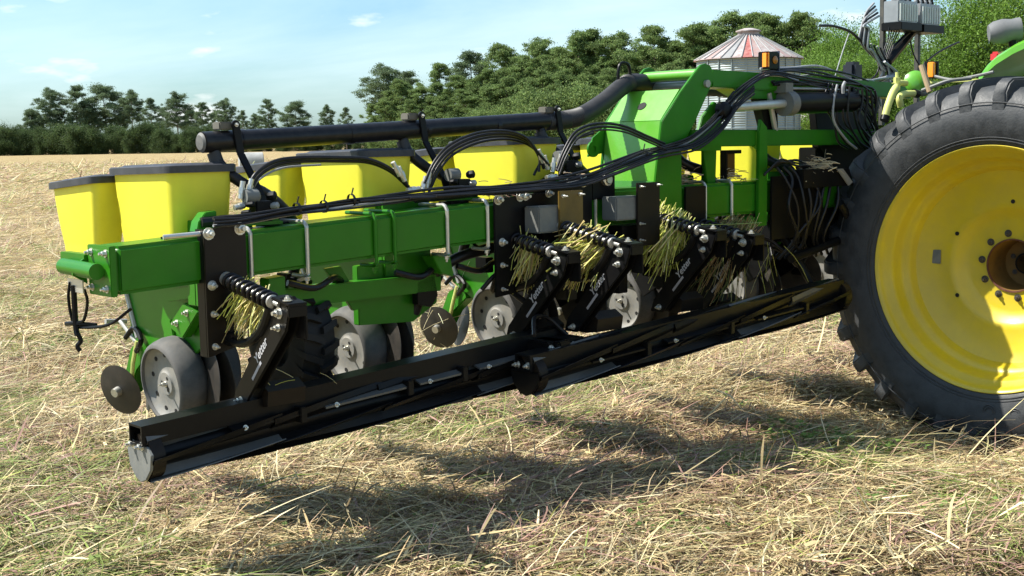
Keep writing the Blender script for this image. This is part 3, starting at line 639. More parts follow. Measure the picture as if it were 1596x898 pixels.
# corrugated hose climbing to the centre
cp = smoothpath([(2.44, TU, 1.785), (2.58, TU, 1.792), (2.70, TU, 1.815), (2.86, TU, 1.885), (3.02, TU - .02, 1.965), (3.14, TU - .05, 1.99), (3.5, TU - .1, 1.985), (4.2, TU - .12, 1.96)], 26)
q = MB(); q.tube(cp, [.044 + (.0035 if i % 2 else 0) for i in range(len(cp))], 20); q.build('ribbed_air_hose', CORR, PL, smooth=70)
q = MB(); q.tube(smoothpath([(3.00, TU - .03, 1.97), (3.00, TU - .03, 2.04), (3.02, TU - .03, 2.085), (3.07, TU - .03, 2.085), (3.09, TU - .03, 2.05), (3.09, TU - .03, 1.97)], 5), .009, 7); q.build('lift_loop', BLACK, PL)
def support(s):
    z = tubez(s); x = empty
    q = MB()
    # flat post rising from the bar, leaning outward, ending in a round-topped clamp
    a = Vector((s + .11, TU + .13, zt(s + .1) + .01)); b = Vector((s + .085, TU + .12, a.z + .11)); c = Vector((s + .035, TU + .055, z - .05)); d = Vector((s + .02, TU + .05, z + .065))
    for p, r in ((a, b), (b, c), (c, d)):
        t = .017; q.prism([p + Vector((-t, 0, 0)), p + Vector((t, 0, 0)), r + Vector((t, 0, 0)), r + Vector((-t, 0, 0))], (0, -.012, 0))
    q.lathe([(0, .019), (.014, .019)], (d.x, d.y + .001, d.z), (0, -1, 0), 14, True, True)
    p_ = q.build('tube_support', BLACK, PL, bevel=.002)
    b_ = MB(); b_.bolt((d.x, d.y + .001, d.z), (0, 1, 0), .006, .006); b_.build('bolt', ZINC, p_)
    b_ = MB(); b_.box((s - .045, TU - .03, z + .045), (s + .015, TU + .03, z + .078)); b_.build('clamp_block', mat('tan_clamp', (.13, .12, .095), .7, var=.2) if 'tan_clamp' not in MATS else MATS['tan_clamp'], p_, bevel=.005)
    b_ = MB(); b_.box((a.x - .05, TU + .10, a.z - .02), (a.x + .06, TU + .19, a.z + .0)); b_.build('foot', BLACK, p_, bevel=.003)
    b_ = MB(); b_.prism([(a.x + .01, TU + .12, a.z), (a.x + .10, TU + .12, a.z), (a.x + .01, TU + .12, a.z + .09)], (0, -.008, 0)); b_.build('gusset', BLACK, p_)
    # drop hose from the manifold to the seed meter
    h = MB(); h.tube(smoothpath([(s - .06, TU, z - .03), (s - .04, TU + .02, z - .10), (s + .03, TU + .06, z - .17), (s + .14, TU + .06, z - .22), (s + .26, TU + .05, z - .32), (s + .33, TU + .0, z - .43), (s + .33, TU - .06, z - .6)], 6), .024, 12)
    h.build('drop_hose', HOSE, PL, smooth=60)
    h = MB(); h.tube(smoothpath([(s - .06, TU, z - .045), (s - .05, TU + .01, z - .09)], 2), .029, 12); h.build('hose_cuff', CORR, PL)
for s in (.64, 1.60, 2.46): support(s)
for s in (3.55, 4.3):
    h = MB(); h.tube(smoothpath([(s - .22, -.25, 1.62), (s - .17, -.2, 1.55), (s - .05, -.15, 1.50), (s + .02, -.14, 1.42)], 6), .028, 10); h.build('drop_hose', HOSE, PL, smooth=60)

# --- hydraulic hoses
def hose(pts, r=.009, u=None, name='hydraulic_hose', m=None, n=7, jit=0):
    P = []; r = r * (.78 if name == 'hydraulic_hose' else 1)
    for p in pts:
        if len(p) == 2: P.append(atU(p[0], p[1], u))
        else: P.append(atU(*p))
    if jit: P = [(a + random.uniform(-jit, jit), b + random.uniform(-jit, jit), c + random.uniform(-jit, jit)) for a, b, c in P]
    q = MB(); q.tube(smoothpath(P, 6), r, n); return q.build(name, m or HOSE, PL, smooth=70)
arc1 = [(386, 300), (398, 272), (428, 252), (470, 246), (530, 246), (572, 248), (606, 262), (634, 287)]
hose(arc1, .0115, -.12); hose([(x + 3, y + 5) for x, y in arc1], .0115, -.14); hose([(392, 300), (404, 280), (440, 262), (500, 257)], .006, -.16, m=CABLE)
a2 = [(664, 288), (680, 254), (704, 228), (745, 210), (790, 206), (822, 216), (838, 236), (856, 258)]
for k in range(4): hose([(x + k * 2.5 - 3, y + k * 4.5 - 2) for x, y in a2[:-1]] + [(a2[-1][0] - k * 8, a2[-1][1] + k * 5)], .0085 if k != 1 else .011, -.10 - .02 * k, m=HOSE)
a3 = [(868, 262), (880, 232), (898, 205), (930, 193), (970, 196), (1008, 212), (1036, 224)]
for k in range(3): hose([(x + k * 2, y + k * 5) for x, y in a3], .009 if k != 2 else .006, .02 + .02 * k, m=HOSE)
hose([(880, 240), (890, 222), (905, 214), (925, 208)], .008, -.05)
bund = [(333, 347), (380, 343), (450, 331), (540, 318), (620, 309), (700, 300), (790, 293), (860, 286), (915, 275), (960, 257), (1005, 239), (1042, 230), (1080, 215), (1118, 182), (1145, 150), (1170, 128), (1192, 116), (1215, 114), (1245, 122), (1290, 130), (1340, 138)]
for k in range(6):
    dy = (k - 2.5) * 2.6
    hose([(x, y + dy * (.45 + .8 * abs(math.sin(x * .012 + k * .9)))) for x, y in bund[:(len(bund) if k % 2 else 15 + k)]], (.0085, .0075, .006, .0085, .007, .006)[k], .035 + .012 * (k % 3), jit=.004, m=HOSE if k != 4 else CABLE)
for k in range(4):
    hose([(560 + k * 40, 314 - k * 3), (700, 303 + k), (820, 290 + k * 2), (905, 283 + k * 2), (960, 262 + k * 3), (1030, 236 + k * 3), (1085, 222 + k * 4), (1125, 190 + k * 4), (1150, 158 + k * 3), (1175, 134 + k * 4)], .0075, .06 + .01 * k, jit=.004)
for k in range(13):
    y = 106 + k * 3.6
    hose([(1185 + k * 3, y + 2), (1230, y - 2 + random.uniform(-3, 3)), (1280, y + random.uniform(-3, 5)), (1330, y + 10 + random.uniform(-4, 8)), (1362, y + 22 + k * 3), (1372 - k * 2, y + 60)], .0085, -.02 + .012 * (k % 4), jit=.006, m=HOSE if k % 4 else CABLE)
for k in range(12):       # coils hanging near the tyre
    x = 1292 + k * 6.5
    hose([(x, 130 + k), (x - 8 + k, 160), (x + random.uniform(-8, 8), 190), (x + 14, 215 + random.uniform(-6, 8)), (x + 30, 232)], .009, .05 + .02 * (k % 3), m=HOSE if k != 2 else CABLE)
hose([(1317, 128), (1314, 135), (1314, 146)], .010, .1, name='hose_strap', m=CABLE)
for k in range(5): hose([(1192, 268 + k), (1215, 257 - k * 2), (1240, 250 + k * 2), (1262, 260), (1275, 272)], .008, .02 + .02 * k, jit=.008)
# cable ties, fittings along the bundle
for px, py in ((463, 326), (505, 322), (548, 312), (1003, 240)):
    s, u, z = atU(px, py, .04); q = MB(); q.lathe([(-.006, .026), (.006, .026)], (s, u - .0, z), (1, 0, .1), 12); q.tube([(s, u, z + .02), (s + .01, u, z + .05)], .003, 4); q.build('cable_tie', HOSE, PL)
def fitting(px, py, u, d=(0, 0, 1), L=.05, r=.014, m=ZINC):
    s, u, z = atU(px, py, u); D = Vector(d).normalized(); c = Vector((s, u, z)); q = MB()
    q.cyl(c, c + D * L * .5, r, 6); q.cyl(c + D * L * .5, c + D * L, r * .75, 12); q.cyl(c - D * L * .4, c, r * .8, 12); q.build('hose_fitting', m, PL)
for px, py, d in ((388, 298, (.3, 0, 1)), (376, 302, (.2, 0, 1)), (372, 322, (1, 0, .2)), (628, 276, (-.5, 0, 1)), (620, 268, (-.6, 0, 1)), (666, 286, (.3, 0, 1)), (660, 292, (.3, 0, 1)), (640, 296, (1, 0, .1)), (852, 258, (-.3, 0, 1)), (845, 248, (-.5, 0, 1)), (872, 256, (.2, 0, 1)), (862, 262, (.2, 0, 1)), (856, 276, (1, 0, .1))):
    fitting(px, py, -.11, d)
# pump / valve clusters on the bar
def cluster(s, z, u=-.12):
    q = MB(); q.lathe([(-.035, .018), (-.035, .028), (.02, .030), (.03, .018)], (s - .03, u, z + .12), (1, 0, 0), 20, True, True); a = q.build('valve_body', GREYB, PL)
    q = MB(); q.box((s - .03, u - .03, z + .02), (s + .05, u + .03, z + .10)); q.build('valve_block', BLACK, a, bevel=.005)
    for dx, dz, r in ((-.06, .09, .012), (-.08, .06, .010), (-.03, .04, .014), (.04, .12, .018), (.05, .08, .014)):
        b = MB(); b.lathe([(-.02, r * .6), (-.01, r), (.015, r), (.02, r * .5)], (s + dx, u + .035, z + dz), (.5, .8, .1), 8, True, True); b.build('valve_knob', BLACK if dx < .045 else STEEL, a)
    b = MB(); b.box((s - .10, u - .02, z + .005), (s + .09, u + .03, z + .018)); b.prism([(s - .02, u, z + .018), (s + .09, u, z + .018), (s + .03, u, z + .07)], (0, .012, 0)); b.build('bracket', GREEN, a)
cluster(.66, zt(.66) + .005, -.10); cluster(1.72, zt(1.72) + .01, -.12); cluster(2.42, 1.49, -.14)
q = MB(); q.sz([(.38, 1.36), (.39, 1.40), (.42, 1.435), (.47, 1.44), (.47, 1.40), (.44, 1.36)], -.16, -.10); q.build('clamp_lug', GREEN, PL, bevel=.003)
for s0, s1 in ((.40, .62), (1.45, 1.8), (1.9, 2.3)):
    q = MB(); q.tube([(s0, -.10, zt(s0) + .045), ((s0 + s1) / 2, -.09, zt(s0) + .05), (s1, -.10, zt(s1) + .04)], .020, 8); q.build('rubber_wrap', HOSE, PL)

# --- row units (one built, seven copies)
RU = empty('row_unit', (0, 0, 0)); RU.parent = PL
S0 = .55
def rrect(s0, s1, u0, u1, r, n=5):
    P = []
    for cx, cy, a0 in ((s1 - r, u1 - r, 0), (s0 + r, u1 - r, 90), (s0 + r, u0 + r, 180), (s1 - r, u0 + r, 270)):
        for k in range(n): a = math.radians(a0 + 90 * k / (n - 1)); P.append((cx + r * math.cos(a), cy + r * math.sin(a)))
    return P
def hopper(name, s0, s1, u0, u1, ztop, zbot, slope, ts, tu, r):
    q = MB(); rings = []
    for t, k in ((0, 1.0), (.10, .93), (.14, .86), (.45, .45), (.8, .12), (.97, 0), (1, 0)):
        rr = rrect(s0 + ts * k, s1 - ts * k, u0 + tu * k, u1 - tu * k, r * (1 - .2 * k))
        z = zbot + (ztop - zbot) * t; rings.append([(a, b, z + (b - u1) * slope * t) for a, b in rr])
    q.loft(rings); h = q.build(name, YELP, RU, smooth=50)
    q = MB(); zz = lambda b, d: ztop + d + (b - u1) * slope
    g = .016; rr = lambda e, R_: rrect(s0 - e, s1 + e, u0 - e, u1 + e, R_)
    q.loft([[(a, b, zz(b, -.004)) for a, b in rr(g * .7, r)], [(a, b, zz(b, -.004)) for a, b in rr(g, r)], [(a, b, zz(b, .024)) for a, b in rr(g, r)], [(a, b, zz(b, .028)) for a, b in rr(g * .6, r)],
            [(a, b, zz(b, .028)) for a, b in rr(-.02, r * .8)], [(a, b, zz(b, .035)) for a, b in rr(-.035, r * .7)]])
    q.build('hopper_lid', LID, RU, smooth=30)
hopper('seed_hopper', -.20, .085, -.76, -.23, 1.592, 1.17, .022, .028, .04, .05)
hopper('small_hopper', -.265, -.105, -1.22, -.79, 1.548, 1.24, .075, .02, .05, .035)
q = MB(); q.box((-.24, -1.18, 1.20), (-.12, -.82, 1.235)); q.build('hopper_tray', GREEN, RU, bevel=.004)
# shank / frame
q = MB(); q.uz([(-.20, 1.12), (-.34, 1.14), (-.95, 1.12), (-.99, 1.04), (-.93, .86), (-.72, .76), (-.44, .80), (-.30, .88), (-.22, .98)], -.055, -.040)
q.uz([(-.20, 1.12), (-.34, 1.14), (-.95, 1.12), (-.99, 1.04), (-.93, .86), (-.72, .76), (-.44, .80), (-.30, .88), (-.22, .98)], .040, .055); q.build('shank', GREEN, RU, bevel=.003)
q = MB(); q.uz([(-.40, 1.10), (-.56, 1.10), (-.60, .80), (-.50, .74), (-.42, .82)], -.04, .04); q.build('shank_casting', GREEN, RU, bevel=.006)
q = MB(); q.uz([(-.24, 1.03), (-.36, 1.06), (-.50, .95), (-.38, .91)], -.105, -.06); q.build('arm_stop', GREEN, RU, bevel=.004)
for s in (-.09, -.09):
    b = MB(); b.bolt((-.105, -.33, 1.02), (-1, 0, 0), .010, .01); b.bolt((-.105, -.42, .97), (-1, 0, 0), .010, .01); b.build('bolt', ZINC, RU); break
q = MB(); q.box((-.13, -.205, 1.06), (.13, -.186, 1.40)); q.box((-.13, -.27, 1.06), (-.118, -.207, 1.40)); q.box((.118, -.27, 1.06), (.13, -.207, 1.40)); q.build('mount_head', GREEN, RU, bevel=.003)
for z in (1.33, 1.12):
    for s in (-.10, .088):
        q = MB(); q.uz([(-.21, z + .025), (-.50, z - .02), (-.50, z - .07), (-.21, z - .025)], s, s + .012); q.build('parallel_arm', GREEN, RU, bevel=.003)
for s in (-.08, .08):
    q = MB(); pts = []
    q.tube([(s * .6, -.23 - .25 * i / 40 + 0, 1.10 + .16 * i / 40 + 0) for i in range(2)], .01, 6)
    hx = [(s * .6 + .02 * math.cos(i * .9), -.24 - .24 * i / 70, 1.11 + .15 * i / 70 + .02 * math.sin(i * .9)) for i in range(71)]; q.tube(hx, .0045, 5); q.build('down_spring', BLACK, RU)
# seed meter
q = MB(); q.lathe([(-.05, .02), (-.05, .12), (-.03, .135), (.03, .135), (.05, .12), (.05, .02)], (.0, -.52, 1.17), (1, 0, 0), 28, True, True); q.build('seed_meter', BLACK, RU)
# gauge wheels
def gwheel(side):
    q = MB(); T = math.radians(7) * side
    ax = Vector((side, .02 if side < 0 else .10, -.10)).normalized(); c = Vector((side * .13, -.50, .71))
    q.lathe([(-.115, .12), (-.115, .155), (-.105, .176), (-.075, .190), (-.04, .190), (-.01, .183), (.012, .174), (.020, .166), (.022, .156), (.012, .150)], c, ax, 48)
    t = q.mesh('gauge_wheel', TREADG, smooth=50)
    q = MB(); q.lathe([(.010, .152), (-.010, .140), (-.016, .120), (-.012, .06), (-.010, .052), (-.004, .048), (-.004, .001)], c, ax, 48)
    X = ax.orthogonal().normalized(); Y = ax.cross(X); d = q.mesh('wheel_face', WHEELG, smooth=50)
    q = MB()
    for k in range(9):
        a = k * 2 * math.pi / 9 + .3; p = c + (X * math.cos(a) + Y * math.sin(a)) * .122; q.lathe([(-.0148, .0105), (-.0125, .0105)], p, ax, 10, True, True)
    for k in range(3):
        a = k * 2 * math.pi / 3 + .9; p = c + (X * math.cos(a) + Y * math.sin(a)) * .030; q.lathe([(-.003, .0075), (-.0025, .0075)], p, ax, 8, True, True)
    q.prism([c + X * .006 * i + Y * j + ax * -.003 for i, j in ((-1, 0), (1, 0), (1, -.03), (-1, -.03))], ax * .001)
    hl = q.mesh('wheel_holes', DARK, smooth=0)
    q = MB(); q.bolt(c - ax * .004, ax, .010, .014); bt = q.mesh('axle_bolt', ZINC)
    return [('gauge_wheel', t), ('wheel_face', d), ('wheel_holes', hl), ('axle_bolt', bt)]
for sd_ in (-1, 1):
    for nme, me in gwheel(sd_): tag(obj(nme, me, RU), kind='stuff' if nme == 'wheel_holes' else None)
    q = MB(); q.uz([(-.47, .73), (-.53, .73), (-.62, .95), (-.55, .97)], sd_ * .06 - .008, sd_ * .06 + .008); q.build('gauge_arm', GREEN, RU, bevel=.004)
    q = MB(); ax = Vector((sd_, -.09, .05)).normalized(); c = Vector((sd_ * .016, -.40, .715)); q.lathe([(0, .19), (.002, .192), (.004, .19), (.006, .10), (.012, .04), (.012, .001)], c, ax, 48, True); q.build('opener_disc', DISC, RU, smooth=30)
    # closing discs
    ax = Vector((sd_, .35, -.25)).normalized(); c = Vector((sd_ * .075, -1.03, .61)); q = MB(); q.lathe([(0, .118), (.003, .119), (.012, .07), (.016, .03), (.016, .001)], c, ax, 40, True); q.build('closing_disc', DISC, RU, smooth=30)
    q = MB(); q.bolt(c + ax * .016, ax, .010, .012); q.lathe([(.0, .022), (.03, .02)], c + ax * .014, ax, 14, False, True); q.build('disc_hub', ZINC, RU)
q = MB(); q.uz([(-.86, .86), (-1.0, .80), (-1.10, .62), (-1.04, .58), (-.95, .70), (-.84, .78)], -.035, .035); q.build('closing_arm', GREEN, RU, bevel=.006)
q = MB(); q.tube([(-.03, -.90, .80), (-.045, -1.08, .92), (-.05, -1.12, .90)], .009, 8); q.tube([(-.10, -1.10, .915), (.0, -1.10, .905)], .012, 8); q.build('pressure_lever', STEEL, RU)
q = MB(); q.tube([(-.05, -.98, .62), (-.06, -.93, .74), (-.05, -.9, .84)], .010, 8); q.build('closing_link', PALEY, RU)
q = MB(); q.tube(smoothpath([(-.07, -.87, .80), (-.08, -.80, .86), (-.06, -.9, .9), (-.07, -.97, .85)], 5), .012, 7); q.build('chain_guard', BLACK, RU)
q = MB(); q.tube(smoothpath([(.05, -.9, 1.0), (.04, -.7, .95), (.12, -.5, 1.02), (.16, -.3, 1.06), (.22, -.22, 1.02)], 6), .016, 8); q.build('vacuum_hose', HOSE, RU, smooth=70)
q = MB(); q.tube([(-.06, -.98, 1.10), (-.06, -.87, .86)], .012, 8); q.build('brace_rod', STEEL, RU)
for k in range(1, 8):
    c = copy_tree(RU, PL)
    s = S0 + .92 * k; c.location = (s, 0, zt(s) - zt(S0))
RU.location = (S0, 0, 0)

# the tangle of lines and brackets behind the inner arms
for k in range(34):
    s = random.uniform(1.75, 4.3); u = random.uniform(-.28, -.02); z = random.uniform(.98, 1.24); P = [(s, u, z)]
    for j in range(4): P.append((P[-1][0] + random.uniform(.02, .14), min(-.01, P[-1][1] + random.uniform(-.08, .08)), P[-1][2] + random.uniform(-.09, .09)))
    q = MB(); q.tube(smoothpath(P, 4), random.choice((.008, .011, .016)), 7); q.build('hydraulic_hose', HOSE, PL, smooth=70)
for k in range(12):
    s = 1.9 + k * .2 + random.uniform(-.05, .05); z = random.uniform(1.0, 1.1); q = MB(); q.box((s, -.24, z), (s + random.uniform(.04, .10), -.16, z + random.uniform(.06, .16))); q.build('line_bracket', BLACK, PL, bevel=.003)
for k in range(9):
    s = 3.85 + k * .06; q = MB(); q.tube(smoothpath([(s, .06, 1.52), (s + .03, .10, 1.45), (s + random.uniform(-.05, .1), .13, 1.3), (s + random.uniform(-.1, .15), .08, 1.12), (s + .1, 0, 1.0)], 5), .009, 7); q.build('hydraulic_hose', HOSE, PL, smooth=70)
# underframe brackets seen below the bar
q = MB(); q.prism([(1.02, -.20, 1.165), (1.10, -.20, 1.17), (1.22, -.20, .98), (1.16, -.20, .97)], (0, .02, 0)); q.build('frame_brace', GREEN, PL, bevel=.002)
q = MB(); q.sz([(1.20, 1.16), (1.66, 1.185), (1.64, .96), (1.50, .885), (1.20, .90)], -.24, -.20); q.build('frame_plate', GREEN, PL, bevel=.003)
q = MB(); q.box((.62, -.22, 1.02), (1.62, -.14, 1.10)); q.build('jack_beam', GREEN, PL, bevel=.004)
q = MB(); q.sz([(.66, 1.16), (.74, 1.165), (.74, 1.05), (.66, 1.05)], -.12, -.05); q.build('frame_stub', GREEN, PL, bevel=.004)
q = MB(); q.sz([(1.50, 1.19), (1.60, 1.195), (1.62, 1.09), (1.55, 1.11), (1.53, 1.14)], -.13, -.05); q.build('frame_gusset', GREEN, PL, bevel=.003)
for s in (1.0, 1.55, 1.9):
    q = MB(); q.tube(smoothpath([(s - .22, -.1, 1.13), (s - .1, -.08, 1.10), (s + .02, -.12, 1.13), (s + .12, -.2, 1.10)], 5), .014, 8); q.build('hydraulic_hose', HOSE, PL)
q = MB(); q.tube(smoothpath([(1.52, -.22, .92), (1.56, -.18, 1.05), (1.68, -.14, 1.15), (1.85, -.12, 1.19), (2.0, -.12, 1.2)], 8), .026, 12); q.build('seed_tube', HOSE, PL, smooth=70)
q = MB(); q.sz([(1.48, 1.07), (1.58, 1.10), (1.60, 1.0), (1.56, .95), (1.48, .97)], -.18, -.14); q.build('link_plate', BLACK, PL, bevel=.003)

# --- fold tower
cheek = [(2.905, 1.20), (2.905, 1.475), (2.955, 1.777), (3.10, 1.925), (3.235, 2.045), (3.262, 2.066), (3.30, 2.075), (3.342, 2.062), (3.366, 2.025), (3.362, 1.985), (3.227, 1.79), (3.106, 1.642), (3.106, 1.20)]
q = MB(); q.sz(cheek, -.004, .014); nc = q.build('tower_cheek', GREEN, PL, bevel=.003)
ck2 = [(a, z) for a, z in cheek if z > 1.2]; ck2[0] = (2.905, 1.45); ck2 += [(3.106, 1.45)]
q = MB(); q.sz(ck2, -.394, -.376); q.build('tower_cheek', GREEN, PL, bevel=.003)
q = MB(); q.prism([(2.960, -.376, 1.782), (2.960, -.004, 1.782), (3.108, -.004, 1.940), (3.108, -.376, 1.940)], (.012, 0, -.01)); sp = q.build('tower_sloped_panel', GREEN_LIT, PL)
q = MB(); q.prism([(2.912, -.376, 1.46), (2.912, -.004, 1.46), (2.959, -.004, 1.779), (2.959, -.376, 1.779)], (.014, 0, 0)); q.build('tower_front_panel', GREEN_LIT, PL)
nrm = Vector((-.158, 0, .148)).normalized(); q = MB(); q.lathe([(.0005, .026), (.0015, .026)], Vector((3.03, -.19, 1.858)) + Vector((-.001, 0, .001)), nrm, 24, True, True); q.build('panel_hole', DARK, sp)
q = MB(); q.cyl((3.262, -.375, 2.020), (3.262, -.003, 2.020), .028, 24); q.build('tower_cross_tube', GREEN_LIT, PL)
q = MB(); q.cyl((3.30, -.42, 1.97), (3.30, .03, 1.97), .020, 14); q.build('tower_pin', STEEL, PL)
q = MB(); q.lathe([(0, .05), (.03, .05), (.05, .035), (.055, .01)], (3.415, .02, 1.83), (0, 1, 0), 20, True, True); kn = q.build('pin_head', BLACK, PL)
q = MB(); q.sz([(3.23, 1.62), (3.30, 1.80), (3.40, 1.88), (3.46, 1.85), (3.46, 1.62)], -.03, -.01); q.build('lug_plate', GREEN, PL, bevel=.003)
q = MB(); q.sz([(2.905, 1.475), (2.89, 1.44), (2.93, 1.44)], -.376, -.004); q.build('tower_foot', GREEN, PL)
q = MB(); q.lathe([(0, .018), (0, .042), (.012, .042), (.012, .018)], (2.86, -.39, 1.64), (0, 1, 0), 24); q.build('lifting_ring', GREEN, PL)
q = MB(); q.sz([(2.82, 1.60), (2.94, 1.62), (2.96, 1.76), (2.86, 1.70)], -.392, -.384); q.build('tower_gusset', GREEN, PL)
# --- upper beam, cross beam, posts, cylinder
q = MB(); q.prism([(3.37, -.16, 2.047), (3.37, .0, 2.047), (3.37, .0, 1.955), (3.37, -.16, 1.955)], (1.95, 0, -.045)); q.build('upper_beam', GREEN, PL, bevel=.006)
q = MB(); q.sz([(3.55, 1.955), (4.5, 1.93), (4.3, 1.89), (3.7, 1.90)], -.14, -.02); q.build('upper_gusset', GREEN, PL, bevel=.003)
q = MB(); q.prism([(3.20, -.14, 1.732), (3.20, .0, 1.732), (3.20, .0, 1.643), (3.20, -.14, 1.643)], (2.4, 0, -.015)); q.build('cross_beam', GREEN, PL, bevel=.006)
q = MB(); q.sz([(3.73, 1.20), (3.81, 1.20), (3.815, 1.60), (3.81, 1.74), (3.755, 1.785), (3.74, 1.72)], .004, .026); q.build('frame_post', GREEN, PL, bevel=.003)
q = MB(); q.prism([(3.742, .026, 1.72), (3.742, -.12, 1.70), (3.742, .0, 1.62)], (.01, 0, 0)); q.build('post_web', GREEN_LIT, PL)
q = MB(); q.sz([(3.38, 1.64), (3.50, 1.64), (3.49, 1.44), (3.42, 1.44)], -.09, -.075); q.box((3.455, -.15, 1.44), (3.50, -.10, 1.645)); q.build('frame_post', GREEN, PL, bevel=.003)
q = MB(); q.box((3.58, -.12, 1.60), (3.72, -.08, 1.62)); q.box((3.58, -.12, 1.445), (3.60, -.08, 1.60)); q.build('latch_frame', BLACK, PL, bevel=.002)
q = MB(); q.box((3.605, -.14, 1.47), (3.70, -.11, 1.60)); q.build('amber_side_plate', mat('brown_plate', (.16, .075, .01), .4, var=.3), PL, bevel=.002)
q = MB(); q.cyl((3.45, .03, 1.845), (3.97, .03, 1.872), .024, 16); hc = q.build('cylinder_rod', mat('rod_chrome', (.55, .58, .55), .3, metal=.5, var=.15, dust=.3), PL)
q = MB(); q.cyl((3.98, .03, 1.872), (4.62, .03, 1.888), .062, 24); cb = q.build('hydraulic_cylinder', BLACK, PL)
q = MB(); q.cyl((3.95, .03, 1.870), (4.02, .03, 1.873), .070, 20); q.box((3.93, -.03, 1.93), (4.0, .06, 1.985)); q.build('cylinder_collar', GREYB, cb, bevel=.002)
q = MB(); q.tube([(3.98, .03, 1.955), (4.3, .03, 1.955), (4.58, .03, 1.95)], .008, 7); q.build('oil_line', ZINC, cb)
q = MB(); q.sz([(3.80, 1.95), (3.98, 1.95), (4.00, 1.74), (3.92, 1.66), (3.86, 1.80)], -.10, -.04); q.build('link_arm', BLACK, PL, bevel=.003)
q = MB(); q.cyl((3.88, -.02, 1.93), (3.95, -.02, 1.70), .016, 10); q.build('link_rod', STEEL, PL)
q = MB(); q.sz([(4.55, 1.99), (5.15, 1.96), (5.2, 1.55), (4.9, 1.40), (4.62, 1.62)], -.25, -.2); q.build('mast_plate', BLACK, PL, bevel=.003)
q = MB(); q.box((4.62, -.35, 1.30), (5.5, -.22, 1.62)); q.build('mast_box', BLACK, PL, bevel=.006)
q = MB(); q.prism([(4.0, .03, 1.505), (4.45, .03, 1.50), (4.5, .03, 1.40), (4.0, .03, 1.40)], (0, .1, 0)); q.build('tool_box', BLACK, PL, bevel=.004)
q = MB(); q.prism([(4.30, .14, 1.50), (4.36, .14, 1.50), (4.46, .14, 1.42), (4.42, .14, 1.40)], (0, .006, 0)); q.build('strut', STEEL, PL)
for a, b in ((( 3.95, -.05, 1.2), (4.6, -.05, 1.28)), ((4.0, 0.05, 1.0), (4.7, .05, 1.12)), ((4.4, .1, 1.3), (4.75, .1, .95)), ((4.1, -.1, 1.15), (4.2, 0.05, .85))):
    q = MB(); q.cyl(a, b, .025, 10); q.build('frame_rod', BLACK, PL)
q = MB(); q.box((4.3, -.16, 1.05), (5.2, -.02, 1.28)); q.build('lower_hitch_beam', BLACK, PL, bevel=.006)
# centre gauge/transport parts
# amber lamp on the upper beam
s, u, z = atU(1190, 108, -.02)
q = MB(); q.box((s - .012, -.05, z), (s + .09, .015, z + .095)); lm = q.build('marker_lamp', BLACK, PL, bevel=.004)
q = MB(); q.box((s - .016, -.018, z + .01), (s - .0125, .012, z + .088)); q.box((s - .0125, .0155, z + .01), (s + .002, .019, z + .088)); q.build('amber_lens', AMBER, lm, bevel=.002)
q = MB(); q.lathe([(0, .022), (.004, .022), (.008, .015)], (s + .055, .0155, z + .05), (0, 1, 0), 20, False, True); q.build('round_lens', mat('dim_amber', (.30, .12, .01), .25, var=.1), lm)
q = MB(); q.box((s + .092, -.05, z - .04), (s + .10, .015, z + .10)); q.build('lamp_bracket', mat('lamp_blue', (.02, .03, .06), .4), lm)

# --- roller arms with springs
def cutmesh_text(txt, size, ext=.0006):
    c = bpy.data.curves.new('lettering', 'FONT'); c.body = txt; c.size = size; c.extrude = ext; c.align_x = 'CENTER'; c.align_y = 'CENTER'; c.shear = .25; c.offset = size * .012
    o = bpy.data.objects.new('tmp', c); COL.objects.link(o); dg = bpy.context.evaluated_depsgraph_get(); me = bpy.data.meshes.new_from_object(o.evaluated_get(dg)); bpy.data.objects.remove(o); me.materials.clear(); me.materials.append(DECAL); return me
TXT = cutmesh_text('Yetter', .047)
RA = empty('roller_arm'); RA.parent = PL        # origin: s of the arm, u 0, z of arm 1's plate
q = MB(); A = (.45, 1.125); F_ = (.10, .735)
q.uz([(.47, 1.10), (.43, 1.145), (.37, 1.13), (.34, 1.06), (.07, .76), (.05, .70), (.13, .70), (.17, .745), (.44, 1.02)], -.028, -.016)
q.uz([(.47, 1.10), (.43, 1.145), (.37, 1.13), (.34, 1.06), (.07, .76), (.05, .70), (.13, .70), (.17, .745), (.44, 1.02)], .016, .028)
q.uz([(.36, 1.06), (.40, 1.02), (.16, .77), (.10, .77)], -.016, .016); q.build('arm_plates', BLACK, RA, bevel=.0025)
q = MB(); q.prism([(-.04, .36, 1.135), (-.04, .49, 1.115), (.04, .49, 1.115), (.04, .36, 1.135)], (0, 0, .01)); q.box((-.04, .478, 1.075), (.04, .488, 1.115)); q.box((.028, .42, .99), (.04, .488, 1.075)); q.build('arm_head', BLACK, RA, bevel=.003)
for u, z, r in ((.405, 1.085, .015), (.395, 1.03, .010), (.11, .725, .010)):
    q = MB(); q.bolt((-.028, u, z), (-1, 0, 0), r, .014); q.build('bolt', ZINC, RA)
q = MB(); q.bolt((-.02, .45, 1.132), (0, 0, 1), .012, .008); q.build('bolt', ZINC, RA)
a = Vector((-.03, .045, 1.185)); b = Vector((-.03, .36, 1.125)); d = (b - a).normalized(); X = d.orthogonal().normalized(); Y = d.cross(X); n = 9
q = MB(); q.tube([a.lerp(b, i / (n * 14)) + (X * math.cos(i * 2 * math.pi / 14) + Y * math.sin(i * 2 * math.pi / 14)) * .0275 for i in range(n * 14 + 1)], .0076, 8); q.build('coil_spring', mat('spring_enamel', (.006, .006, .009), .36, var=.1, spec=.25), RA, smooth=70)
